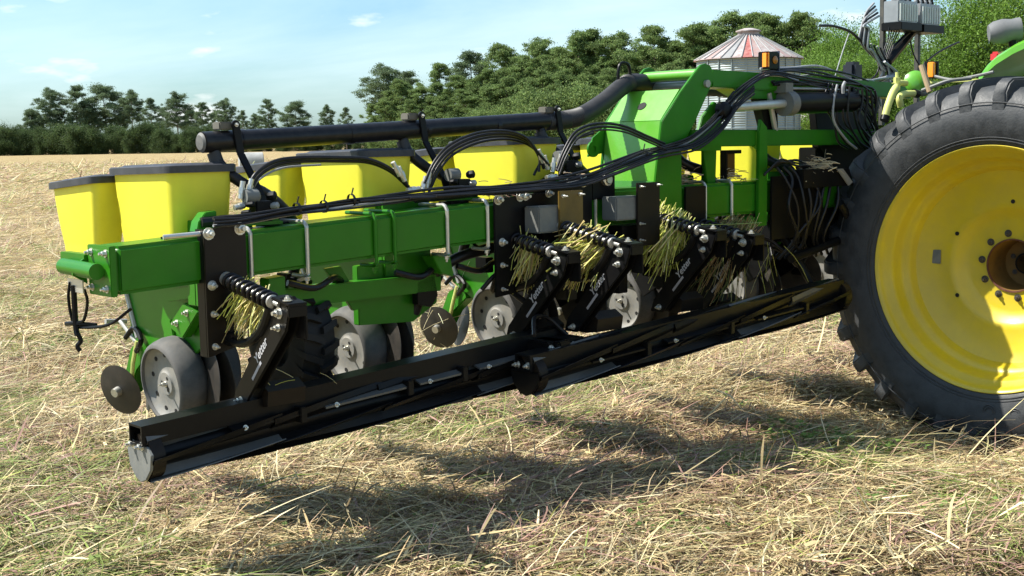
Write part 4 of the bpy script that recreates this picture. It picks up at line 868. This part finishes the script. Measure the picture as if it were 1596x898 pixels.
q = MB(); q.cyl(a - d * .03, b + d * .05, .010, 10); q.lathe([(0, .028), (.006, .028)], a - d * .008, d, 16, True, True); q.lathe([(0, .026), (.008, .026), (.012, .016)], b, d, 16, True, True); q.build('spring_rod', STEEL, RA)
q = MB(); q.tube(smoothpath([(-.03, .03, .955), (-.03, .12, .945), (-.03, .22, .97), (-.03, .30, 1.03), (-.03, .345, 1.10)], 6), .017, 8); q.build('curved_link', BLACK, RA)
q = MB(); q.box((-.045, .034, .93), (.015, .08, .98)); q.build('link_mount', BLACK, RA, bevel=.003)
q = MB(); q.uz([(.10, .73), (.16, .79), (.21, .76), (.20, .70), (.12, .69)], .032, .20); q.build('foot_gusset', BROWNB, RA)
# decal: reads up the arm
ang = math.atan2(1.06 - .76, .34 - .07)
M_ = Matrix(((0, 0, -1, -.0292), (-math.cos(ang), math.sin(ang), 0, -.268), (math.sin(ang), math.cos(ang), 0, .93), (0, 0, 0, 1)))
obj('decal_lettering', TXT, RA, mtx=M_)
q = MB(); dv = Vector((0, math.cos(ang), math.sin(ang))); nv = Vector((0, -math.sin(ang), math.cos(ang))); c = Vector((-.0285, .20, .815))
q.prism([c + nv * .006, c - nv * .006, c - nv * .006 + dv * .10, c + nv * .006 + dv * .10], (-.0008, 0, 0)); q.build('decal_stripe', mat('grey_decal', (.35, .35, .38), .5, var=.2), RA)
for s, du, dz in ((1.95, -.10, .075), (2.14, .10, .11), (2.87, -.02, .12), (3.27, -.10, .07)):
    c = copy_tree(RA, PL); c.location = (s, -du, dz)
RA.location = (.45, 0, 0)
# the black blocks that carry the inner arms
for s, u1, z0, z1 in ((2.14, .13, 1.0, 1.19), (2.87, .06, 1.0, 1.30), (3.27, .03, .95, 1.2)):
    q = MB(); q.box((s - .06, .0, z0), (s + .05, u1, z1)); q.build('arm_mount', BLACK, PL, bevel=.004)

mat('worn_lit_blade', (.10, .10, .095), .4, metal=.4, var=.25, dust=.3, dustcol=(.13, .13, .11))  # paler steel: wear, plus the bright-lit blade edges put into the colour
# --- roller crimper gangs
def gang(s0, s1, uc, zb0, zb1, za0, za1, nm):
    g = empty('roller_gang'); g.parent = PL
    # open-ended beam (rectangular tube walls)
    h, wd, t = .074, .10, .008; q = MB(); dz = zb1 - zb0; L_ = s1 - s0
    q.prism([(s0, uc - wd / 2, zb0), (s0, uc + wd / 2, zb0), (s0, uc + wd / 2, zb0 - t), (s0, uc - wd / 2, zb0 - t)], (L_, 0, dz)); q.prism([(s0, uc - wd / 2, zb0 - h), (s0, uc + wd / 2, zb0 - h), (s0, uc + wd / 2, zb0 - h + t), (s0, uc - wd / 2, zb0 - h + t)], (L_, 0, dz))
    q.prism([(s0, uc - wd / 2, zb0 - t), (s0, uc - wd / 2 + t, zb0 - t), (s0, uc - wd / 2 + t, zb0 - h + t), (s0, uc - wd / 2, zb0 - h + t)], (L_, 0, dz)); q.prism([(s0, uc + wd / 2 - t, zb0 - t), (s0, uc + wd / 2, zb0 - t), (s0, uc + wd / 2, zb0 - h + t), (s0, uc + wd / 2 - t, zb0 - h + t)], (L_, 0, dz))
    q.build('roller_beam', BLACK, g)
    ax = Vector((L_, 0, za1 - za0)).normalized(); c0 = Vector((s0 + .04, uc, za0)); c1 = Vector((s1 - .02, uc, za1)); LL = (c1 - c0).length
    q = MB(); q.cyl(c0, c1, .048, 28); q.build('roller_drum', BLACK, g, smooth=50)
    # end plate: rounded below, bolted up to the beam
    for e, (sx, z_) in enumerate(((s0 + .012, za0), (s1 - .03, za1))):
        zb = zb0 if e == 0 else zb1
        P = [(uc - .075, zb - h - .002), (uc - .095, z_ + .02), (uc - .08, z_ - .04), (uc - .04, z_ - .078), (uc, z_ - .092), (uc + .04, z_ - .078), (uc + .08, z_ - .035), (uc + .09, z_ + .02), (uc + .06, zb - h - .002)]
        q = MB(); q.uz(P, sx, sx + .012); ep = q.build('end_plate', GREYB if e == 0 and s0 < .5 else BLACK, g, bevel=.002)
        for uu in (-.045, .025):
            b = MB(); b.bolt((sx, uc + uu, z_ + .045), (-1, 0, 0), .011, .014); b.build('bolt', ZINC, g)
        b = MB(); b.lathe([(0, .085), (.05, .085), (.052, .05)], (sx + .012, uc, z_), ax, 28, True, True); b.build('bearing_drum', BROWNB, g)
    # scraper bars and clips between beam and drum
    R9 = random.Random(int(s0 * 100) + 5); x = s0 + .35
    while x < s1 - .3:
        l = R9.uniform(.25, .55); t0 = (x - s0) / L_; t1 = min(1, (x + l - s0) / L_); z_0 = zb0 + dz * t0 - h; z_1 = zb0 + dz * t1 - h
        q = MB(); q.prism([(x, uc + .035, z_0 + .004), (x, uc + .085, z_0 - .012), (x, uc + .085, z_0 - .020), (x, uc + .035, z_0 - .004)], (min(l, s1 - x), 0, z_1 - z_0)); q.build('scraper_bar', BLACK if R9.random() < .6 else MATS['worn_lit_blade'], g)
        b = MB(); b.bolt((x + .05, uc + .085, z_0 - .01), (0, 1, .2), .007, .008); b.build('bolt', ZINC, g)
        q = MB(); q.box((x + l - .03, uc + .02, z_1 - .05), (x + l, uc + .095, z_1 + .01)); q.build('scraper_clip', BLACK, g, bevel=.003)
        x += l + R9.uniform(.03, .2)
    # helical crimping blades, overlapping strips
    X = Vector((0, 1, 0)); Y = ax.cross(X); nseg = max(2, round(LL / .48)); sl = LL / nseg; nb = 6
    for par in range(2):
        q = MB(); st = 9; tw = .62 * (1 if par == 0 else 1)
        for side in (0,):
            ring = []
            for i in range(st + 1):
                a = tw * (i / st - .5); x = (sl + .04) * i / st - .02
                er = X * math.cos(a) + Y * math.sin(a); et = -X * math.sin(a) + Y * math.cos(a); p = ax * x
                ring.append([p + er * .044 - et * .006, p + er * .082 - et * .004 + et * .014, p + er * .092 + et * .034, p + er * .096 + et * .034, p + er * .088 + et * .012, p + er * .044 + et * .004])
            q.loft(ring)
        me = q.mesh('crimper_blade', BLACK if par == 0 else MATS['worn_lit_blade'], bevel=0, smooth=40)
        for sg in range(nseg):
            for b in range(nb):
                if (b * 5 + sg * 3) % 4 == 1: mk = 1
                else: mk = 0
                if mk != par: continue
                ang_ = b * 2 * math.pi / nb + sg * .45
                axl = Vector((ax.x, -ax.y, ax.z)); R_ = Matrix.Rotation(-ang_, 4, axl); c = c0 + ax * (sg * sl); T_ = Matrix.Translation((c.x, -c.y, c.z))
                obj('crimper_blade', me, g, mtx=T_ @ R_)
    return g
g1 = gang(-.02, 2.08, .12, .700, .832, .578, .690, 'a')
g2 = gang(1.70, 4.06, .31, .765, .900, .672, .810, 'b')

q = MB(); q.box((1.86, .06, .745), (2.10, .30, .80)); q.box((1.90, .17, .66), (1.97, .34, .80)); q.build('coupler_block', BLACK, PL, bevel=.006)
q = MB(); q.tube(smoothpath([(1.78, .30, .84), (1.88, .2, .90), (2.0, .16, .88), (2.08, .2, .80)], 5), .010, 7); q.build('hydraulic_hose', HOSE, PL, smooth=70)
for s_ in (1.88, 2.02):
    b = MB(); b.bolt((s_, .30, .77), (0, 1, 0), .011, .012); b.build('bolt', ZINC, PL)
# dark filler brackets, added to block bright ground at the inner row units
for k in range(2, 5):
    s_ = S0 + .92 * k
    for e in (-.16, .13):
        q = MB(); q.uz([(-.08, 1.22), (-.34, 1.16), (-.40, .98), (-.30, .84), (-.20, .90), (-.12, 1.0)], s_ + e, s_ + e + .012); q.build('filler_bracket', BLACK, PL, bevel=.002)
    q = MB(); q.lathe([(0, .15), (.004, .152), (.008, .15), (.010, .03)], (s_ + .22, -.22, .86), (1, -.1, 0), 36, True, True); q.build('coulter_disc', DISC, PL)
    q = MB(); q.box((s_ + .20, -.26, .86), (s_ + .24, -.18, 1.2)); q.box((s_ + .10, -.24, 1.02), (s_ + .5, -.17, 1.12)); q.build('coulter_shank', BLACK, PL, bevel=.004)

# --- valve rack tower above the hitch
POSTM = mat('dark_post', (.03, .032, .03), .5, var=.2, dust=.2)
VT = empty('valve_rack', (0, 0, 0)); VT.parent = PL
U_ = -.35
a = atU(1375, 110, U_); b = atU(1376, -12, U_); q = MB(); q.box((a[0] - .016, U_ - .016, 1.75), (a[0] + .016, U_ + .016, b[2] + .1)); q.build('rack_post', POSTM, VT, bevel=.003)
c = atU(1429, 130, U_); q = MB(); q.box((c[0] - .016, U_ - .016, 1.75), (c[0] + .016, U_ + .016, b[2] + .05)); q.build('rack_post', POSTM, VT, bevel=.003)
for x0, x1, y0, y1 in ((1381, 1411, 5, 36), (1416, 1446, 10, 40)):
    p = atU(x0, y1, U_ + .05); r = atU(x1, y0, U_ + .05)
    q = MB(); q.box((p[0], U_ + .03, p[2]), (r[0], U_ + .14, r[2])); bx = q.build('valve_bank', BLOCK, VT, bevel=.004)
    q = MB(); q.box((p[0] - .01, U_ + .02, p[2] - .05), (r[0] + .01, U_ + .17, p[2] - .0)); q.build('bank_base', BLACK, VT, bevel=.003)
    nn = 8
    for i in range(nn):
        s = p[0] + (r[0] - p[0]) * (i + .5) / nn
        q = MB(); q.cyl((s, U_ + .145, p[2] + .01), (s, U_ + .145, r[2] - .02), .007, 8); q.build('sight_tube', CLEARP, VT)
        q = MB(); q.lathe([(0, .012), (.02, .012), (.025, .008), (.05, .008)], (s, U_ + .09, r[2]), (0, 0, 1), 8, True, True); q.build('valve_port', BLACK if i % 2 else CABLE, VT)
q = MB(); q.tube([(a[0], U_ + .04, 2.16), (c[0], U_ + .04, 2.46)], .03, 8); q.build('rack_brace', BLACK, VT)
def vh(pts, r=.007, m=CABLE, du=0): return hose([(x, y, U_ + .06 + du) for x, y in pts], r, name='supply_line', m=m)
for k in range(5): vh([(1362 + k * 2, 5 + k * 5), (1350 - k, 20 + k * 5), (1342 + k * 3, 45), (1340 + k * 3, 62 + k * 3), (1352 + k * 2, 80), (1366 + k * 2, 92 + k * 3), (1372 + k * 2, 110)], .0075, HOSE if k % 2 else CABLE, .01 * k)
for k in range(5): vh([(1352 + k * 5, 66 + k * 2), (1360 + k * 4, 84), (1370 + k * 5, 98 + k * 3), (1366 + k * 8, 116 + k * 2), (1352 + k * 6, 128 + k), (1340 + k * 5, 134)], .006, CABLE if k % 2 else HOSE, .015 * k)
vh([(1278, 40), (1300, 41), (1326, 50), (1345, 68), (1362, 84), (1372, 100)], .009, HOSE)
vh([(1325, 47), (1312, 85), (1302, 118)], .004, CABLE)
for k in range(6): vh([(1374 + k, 96), (1384 + k * 3, 106 + k * 2), (1390 - k * 4, 118 + k), (1370 - k * 5, 128), (1350 - k * 4, 136 - k)], .007, CABLE, .02 * k)
for k in range(3): vh([(1376 + k * 4, 104), (1386 + k, 118 + k * 4), (1378 + k, 135 + k * 3), (1368 + k * 3, 142)], .0065, CABLE, .03 * k)
for k in range(5): vh([(1386 + k * 5, 42), (1384 + k * 3, 60), (1378 + k * 3, 78), (1376 + k * 2, 92)], .004, HOSE, .02)
vh([(1376, 92), (1396, 70), (1420, 48), (1436, 44)], .012, HOSE)
vh([(1418, 60), (1424, 85), (1436, 105), (1442, 96)], .005, HOSE)
vh([(1445, 95), (1462, 82), (1485, 70), (1495, 66)], .007, HOSE, -.2)
q = MB(); q.box((a[0] - .14, U_ - .22, 1.85), (a[0] - .03, U_ - .12, 2.17)); q.build('pump_cover', mat('dark_blue_cover', (.01, .012, .02), .4), VT, bevel=.02)
# pale hoses and green cap beside the tyre
def ph(pts, r, u, m=PALEY, name='return_hose'): return hose(pts, r, u, name, m, 12)
ph([(1379, 183), (1384, 165), (1391, 146), (1397, 136)], .021, .35)
ph([(1404, 166), (1402, 154), (1409, 147), (1430, 146)], .020, .35)
ph([(1428, 144), (1440, 146), (1448, 140)], .016, .35, GREYB, 'hose_coupling')
ph([(1378, 188), (1380, 181)], .025, .35, BLACK, 'hose_clamp'); ph([(1424, 145), (1430, 147)], .024, .35, BLACK, 'hose_clamp')
p = atU(1427, 127, .32); q = MB(); q.lathe([(-.02, .02), (-.02, .062), (0, .066), (.012, .05), (.02, .02), (.021, .001)], p, (-.75, .55, .25), 26, True); q.build('green_cap', GREEN_LIT, PL, smooth=50)
ph([(1398, 140), (1400, 130), (1412, 130)], .018, .3, PALEY); q = MB(); p = atU(1398, 130, .33); q.bolt(p, (0, 0, 1), .02, .03); q.build('pipe_elbow', PALEY, PL)

# ================================================================== STRAW CAUGHT ON THE MACHINE (each clump its own thing)
def tuft(label, pts, dirv, n, L, spread, seed, cols=None, r=.0022, bend=.25, stuff=False):
    """stalks hanging from points on the machine; coordinates s, u, z"""
    R = np.random.default_rng(seed); Vs, Fs, Cs = [], [], []; o = 0
    cols = cols or [(.72, .62, .22), (.60, .58, .14), (.48, .50, .10), (.78, .68, .32), (.40, .30, .12)]
    A = np.array(pts, float); D = np.array(dirv, float); D /= np.linalg.norm(D)
    for i in range(n):
        t = R.random() * (len(A) - 1); j = int(t); p = A[j] + (A[min(j + 1, len(A) - 1)] - A[j]) * (t - j) + R.normal(0, spread * .25, 3)
        d = D + R.normal(0, spread * 2.8 if not stuff else .55, 3) * (np.array((1, 1, .35)) if stuff else 1); d /= np.linalg.norm(d); l = L * (.4 + .8 * R.random()); bv = R.normal(0, bend * 2.2, 3) * .5 + np.array((0, 0, -.45)); c = np.minimum(.9, np.array(cols[R.integers(len(cols))]) * (.7 + .9 * R.random()))
        p = p - d * l * .12; sd_ = np.cross(d, (.6, .7, .2)); sd_ /= np.linalg.norm(sd_); rr = r * (.6 + .8 * R.random())
        for k in range(4):
            Vs += [p - sd_ * rr, p + sd_ * rr, p + np.cross(d, sd_) * rr]; Cs += [c] * 3
            if k: 
                for e in range(3): Fs.append((o - 3 + e, o - 3 + (e + 1) % 3, o + (e + 1) % 3, o + e))
            o += 3; p = p + d * l / 3; d = d + bv / 3; d /= np.linalg.norm(d)
    V = np.array(Vs); V[:, 1] *= -1; W = V @ np.array(Matrix.Rotation(AZ, 3, 'Z')).T; c0 = W.mean(0)
    me = raw_mesh('straw_clump', W - c0, np.array(Fs), np.array(Cs), STRAWM); o_ = obj('straw_clump', me, loc=(ORG.x + c0[0], ORG.y + c0[1], c0[2]))
    return tag(o_, label, 'straw', 'straw clumps caught on the planter', 'stuff' if stuff else None)
tuft('small straw clump hanging from the spring of the leftmost roller arm', [(.45, .10, 1.15), (.45, .27, 1.12)], (-.10, -.5, -.75), 120, .19, .08, 1, r=.0032)
tuft('long thin straw clump on the spring of the second roller arm', [(1.94, .06, 1.23), (1.95, .17, 1.20)], (-.1, -.40, -.9), 90, .22, .07, 2, r=.0032)
tuft('thick golden straw clump on the spring of the third roller arm', [(2.13, .22, 1.25), (2.15, .40, 1.22)], (-.30, -.60, -.60), 380, .27, .10, 3, r=.0034)
tuft('tall yellow-green straw clump on the spring of the fourth roller arm', [(2.86, .04, 1.30), (2.88, .22, 1.26)], (-.30, -.35, -.8), 380, .28, .11, 4, r=.0032, cols=[(.55, .58, .12), (.62, .60, .16), (.70, .62, .30), (.45, .52, .10)])
tuft('brownish straw clump hanging from the fifth roller arm', [(3.35, .10, 1.24), (3.38, .25, 1.20)], (-.55, -.15, -.75), 200, .42, .09, 5, [(.30, .17, .06), (.40, .26, .10), (.22, .26, .07), (.5, .4, .18)])
tuft('straw scraps lying on the bar beside the second mounting plate', [(1.84, -.08, 1.43), (2.02, -.08, 1.44)], (1, .3, .05), 110, .06, .12, 6, [(.42, .30, .18), (.55, .42, .28), (.35, .2, .15)], bend=.1, stuff=True)
tuft('straw scraps on the bar at the wing hinge', [(2.25, -.08, 1.46), (2.5, -.08, 1.46)], (1, .3, .05), 90, .06, .12, 7, [(.42, .30, .18), (.55, .42, .28)], bend=.1, stuff=True)
tuft('straw scraps on the bar right of the fold tower', [(3.13, -.08, 1.46), (3.3, -.08, 1.46)], (1, .3, .05), 80, .06, .12, 8, [(.42, .30, .18), (.55, .42, .28)], bend=.1, stuff=True)
tuft('straw scraps on the bar left of the tall frame post', [(3.52, -.08, 1.46), (3.72, -.08, 1.46)], (1, .3, .05), 90, .06, .12, 9, [(.42, .30, .18), (.65, .55, .38)], bend=.1, stuff=True)
tuft('pale straw heap on the black box beside the tyre', [(4.08, .08, 1.51), (4.3, .08, 1.52)], (1, .2, .12), 130, .08, .13, 10, [(.62, .52, .32), (.5, .4, .25)], bend=.2, stuff=True)
tuft('loose stalks lying over the closing disc of the third row unit', [(2.25, -1.05, .72), (2.33, -1.05, .74)], (.6, .2, .5), 16, .26, .35, 11, [(.75, .66, .42)], r=.0016, bend=.05)
tuft('single stalks hanging from the beam under the inner arms', [(3.2, .2, 1.02), (3.7, .2, 1.05)], (.1, .0, -.9), 14, .3, .12, 12)
tuft('few stalks over the roller beam below the leftmost arm', [(.5, .17, .80), (.7, .17, .78)], (.5, 0, -.4), 5, .2, .2, 13, r=.0015)

# lugged carrying tyre hung under the wing
LW = empty('carrying_wheel', (0, 0, 0)); LW.parent = PL
q = MB(); q.lathe([(-.08, .12), (-.085, .19), (-.075, .228), (-.04, .24), (.04, .24), (.075, .228), (.085, .19), (.08, .12)], (0.93, -.33, .865), (1, 0, 0), 60); q.build('wing_tyre', TYREB, LW, smooth=50)
q = MB(); q.lathe([(-.07, .122), (-.04, .11), (-.03, .05), (-.03, .001)], (0.93, -.33, .865), (1, 0, 0), 36); q.lathe([(.07, .122), (.04, .11), (.03, .05), (.03, .001)], (0.93, -.33, .865), (1, 0, 0), 36); q.build('wing_wheel_rim', BLACK, LW)
def wlug(sg):
    q = MB(); R_ = .25; st = [(.086, .0, .19), (.082, .02, .232), (.05, .06, .246), (.0, .14, .246)]; rings = []
    for x, th, r in st:
        ring = []
        for sn, rr in ((-1, r - .02), (-1, r + .02), (1, r + .02), (1, r - .02)): a_ = th + sn * .055; ring.append((x * sg, rr * math.sin(a_), rr * math.cos(a_)))
        rings.append(ring)
    q.loft(rings); return q.mesh('wing_tyre_lug', TYREB)
for sg, off in ((-1, 0), (1, .5)):
    me = wlug(sg)
    for k in range(18): o = obj('wing_tyre_lug', me, LW, loc=(0.93, .33, .865)); o.rotation_euler = ((k + off) * math.pi / 9, 0, 0)
q = MB(); q.uz([(-.16, 1.16), (-.24, 1.16), (-.40, .90), (-.36, .86), (-.30, .88)], .82, .84); q.build('wheel_arm', BLACK, LW)

# ================================================================== TRACTOR
TA = math.radians(45); TW = Vector((2.578, 7.082, .951))
TR = empty('tractor', (TW.x, TW.y, 0), TA, 'green tractor at the right edge, its big yellow-rimmed rear wheel and fender in view', 'tractor')
# local frame: x along the axle inward, y backward (away from camera), z up; origin at the outer rim plane of the near wheel
ZC = TW.z
class TB(MB):
    def __init__(s): super().__init__(False)
RW = empty('rear_wheel', (0, 0, ZC)); RW.parent = TR
def flat(me):
    for v in me.vertices:
        if v.co.z < -ZC + .0: v.co.z = -ZC + .0 + (v.co.z + ZC) * .05
q = TB(); N = 120
q.lathe([(.02, .655), (.0, .672), (-.012, .69), (-.030, .735), (-.045, .80), (-.043, .85), (-.026, .905), (.005, .955), (.045, .985), (.14, 1.0), (.25, 1.008), (.36, 1.0), (.455, .985), (.495, .955), (.53, .92), (.545, .86), (.545, .80), (.52, .72), (.5, .66)], (0, 0, 0), (1, 0, 0), N)
me = q.mesh('tyre_carcass', TYRE, smooth=60); flat(me); obj('tyre_carcass', me, RW)
for rr, rad in ((.70, .0035), (.715, .0025), (.90, .003)):
    q = TB(); xs = {.70: -.018, .715: -.024, .90: -.041}[rr]; q.tube([(xs, rr * math.cos(a), rr * math.sin(a)) for a in np.linspace(0, 2 * math.pi, 121)[:-1]], rad, 6, closed=True); me = q.mesh('sidewall_ring', TYRE); obj('sidewall_ring', me, RW)
def lug(flipx):
    q = TB(); st = [(-.040, .905, .0, .030, .0), (-.036, .955, .0, .034, .03), (-.010, 1.005, .004, .036, .044), (.02, 1.028, .012, .036, .052), (.10, 1.038, .06, .036, .052), (.19, 1.043, .12, .035, .052), (.275, 1.043, .175, .034, .052)]
    rings = []
    for x, r, th, hw, dp in st:
        X_ = x if not flipx else .50 - x; ring = []
        for sgn, rr in ((-1, r - .075), (-1, r), (1, r), (1, r - .075)):
            a = th + sgn * (hw if rr == r else hw * 1.35) / r; ring.append((X_, -rr * math.sin(a), rr * math.cos(a)))
        rings.append(ring)
    q.loft(rings); return q.mesh('lug', TYRE, bevel=.008, smooth=50)
LA, LB = lug(False), lug(True); NL = 30
for k in range(NL):
    for me, off in ((LA, 0), (LB, .5)):
        a = (k + off) / NL * 2 * math.pi + .06; o = obj('lug', me, RW); o.rotation_euler = (a, 0, 0)
q = TB(); q.lathe([(.028, .655), (.002, .672), (-.006, .676), (-.010, .672), (-.006, .662), (.012, .650), (.040, .640), (.055, .615), (.085, .600), (.130, .592), (.150, .575), (.158, .56), (.185, .548), (.215, .535), (.235, .49), (.252, .43), (.262, .36), (.262, .335), (.275, .315), (.300, .285), (.310, .25), (.312, .150)], (0, 0, 0), (1, 0, 0), 144); rim = q.build('rim', YEL, RW, smooth=40)
q = TB(); q.lathe([(.310, .151), (.302, .151), (.302, .144), (.33, .142)], (0, 0, 0), (1, 0, 0), 60); q.build('hub_edge', RUST, RW)
q = TB(); q.lathe([(.315, .143), (.50, .130), (.50, .06), (.47, .05), (.47, .001)], (0, 0, 0), (1, 0, 0), 60); q.build('hub_well', HUBIN, RW, smooth=40)
q = TB(); q.bolt((0, 0, 0), (-1, 0, 0), .014, .014); bm_ = q.mesh('wheel_bolt', BOLTD)
for k in range(10):
    a = math.radians(8 - 36 * k); obj('wheel_bolt', bm_, RW, loc=(.311, math.cos(a) * .182, math.sin(a) * .182))
q = TB(); q.bolt((0, 0, 0), (-1, 0, 0), .010, .010); bm2 = q.mesh('hub_bolt', BOLTD)
for k in range(6):
    a = k * 1.047 + .4; obj('hub_bolt', bm2, RW, loc=(.497, math.cos(a) * .09, math.sin(a) * .09))
q = TB(); q.lathe([(0, .012), (-.002, .012)], (0, 0, 0), (1, 0, 0), 14, True, True); hm = q.mesh('rim_hole', DARK)
for p in ((.2605, -.013, .36), (.2595, .308, .171), (.2595, .30, -.182), (.262, -.16, -.31)): obj('rim_hole', hm, RW, loc=p)
q = TB(); q.box((-.004, -.030, -.040), (.0, .030, .040)); obj('rim_plate', q.mesh('rim_plate', GREYB, bevel=.0015), RW, loc=(.2500, .429, .034))
# embossed circles low on the sidewall
q = TB()
for k, dy in enumerate((-.041, -.184)):
    for r in (.034, .022):
        q.tube([(-.047, dy + math.cos(t) * r, math.sin(t) * r) for t in np.linspace(0, 2 * math.pi, 25)[:-1]], .003, 5, closed=True)
me = q.mesh('embossed_rings', TYRE); o = obj('embossed_rings', me, RW, loc=(.008, 0, -.765))
# far wheel, simpler
FW = empty('rear_wheel', (2.35, 0, ZC), math.pi); FW.parent = TR
for ch in kids(RW):
    if ch.name.split('.')[0] in ('tyre_carcass', 'lug', 'rim', 'hub_well'): c = ch.copy(); COL.objects.link(c); c.parent = FW
# axle, housing, chassis
q = TB(); q.cyl((.47, 0, ZC), (1.9, 0, ZC), .06, 20); q.build('axle', BLACK, TR)
q = TB(); q.box((.85, -.28, ZC - .22), (1.5, .34, ZC + .25)); q.build('axle_housing', GREEN, TR, bevel=.03)
q = TB(); q.box((.92, -2.9, ZC - .2), (1.43, -.28, ZC + .15)); q.build('chassis', GREEN, TR, bevel=.02)
q = TB(); q.box((.80, -3.9, ZC + .15), (1.55, -1.7, ZC + .85)); q.build('hood', GREEN, TR, bevel=.08)
# fender
fp = [(.325, 2.03), (.26, 2.075), (.18, 2.125), (.08, 2.18), (-.05, 2.232), (-.20, 2.27), (-.42, 2.29), (-.66, 2.26), (-.88, 2.16), (-1.06, 2.0), (-1.18, 1.78)]
q = TB(); rings = []
for i, (y, z) in enumerate(fp):
    k = .035; x0 = .42 if i > 1 else (.52, .46)[i]
    rings.append([(x0, y, z - k - .02), (x0, y, z - .02), (x0 + .03, y, z), (.98, y, z + .01), (1.0, y, z - k), (x0 + .03, y, z - k)])
q.loft(rings); fd = q.build('fender', GREEN_LIT, TR, smooth=45)
q = TB(); q.box((.60, .245, 2.095), (.76, .30, 2.155)); q.build('tail_light', REDL, TR, bevel=.012)
wl_ = TB(); wl_.lathe([(-.10, .01), (-.098, .045), (-.07, .062), (-.02, .070), (.03, .062), (.055, .066), (.075, .066), (.078, .055)], (.52, .165, 2.262), (.55, -.75, .10), 24, True, True); w_ = wl_.build('work_light', WORKG, TR, smooth=50)
q = TB(); q.cyl((.54, .13, 2.16), (.53, .14, 2.215), .022, 12); q.build('light_foot', BLACK, w_)
q = TB(); q.tube(smoothpath([(.56, .10, 2.17), (.58, .06, 2.21), (.60, .05, 2.26), (.57, .08, 2.30)], 4), .008, 6); q.build('light_guard', GREYB, w_)
q = TB(); q.box((.48, .585, 2.02), (.51, .625, 2.11)); o_ = q.build('orange_marker', AMBER, TR, bevel=.004)
q = TB(); q.box((.51, .575, 2.015), (.53, .66, 2.115)); q.build('marker_housing', BLACK, o_, bevel=.003)
q = TB(); q.box((.50, .15, 1.985), (.52, .62, 2.0)); q.build('marker_arm', PALEY, TR, bevel=.002)
q = TB(); q.cyl((.30, .567, 2.085), (.30, .512, 1.93), .017, 10); q.build('lever', WOOD, TR)
q = TB(); q.tube(smoothpath([(.5, .60, 2.03), (.45, .45, 2.0), (.4, .3, 2.01), (.4, .18, 2.03)], 5), .009, 7); q.tube(smoothpath([(.3, .56, 1.94), (.3, .48, 1.965), (.32, .40, 1.99), (.38, .3, 2.0)], 5), .011, 7); q.build('brake_line', GREYB, TR)
# lower hitch arms reaching back to the planter
for x in (.75, 1.55):
    q = TB(); q.prism([(x, .2, ZC - .25), (x, .2, ZC - .15), (x, 1.15, ZC + .05), (x, 1.15, ZC - .05)], (.05, 0, 0)); q.build('lower_link', BLACK, TR, bevel=.005)
q = TB(); q.cyl((1.17, .34, ZC + .35), (1.17, 1.0, ZC + .5), .035, 12); q.build('top_link', GREYB, TR)
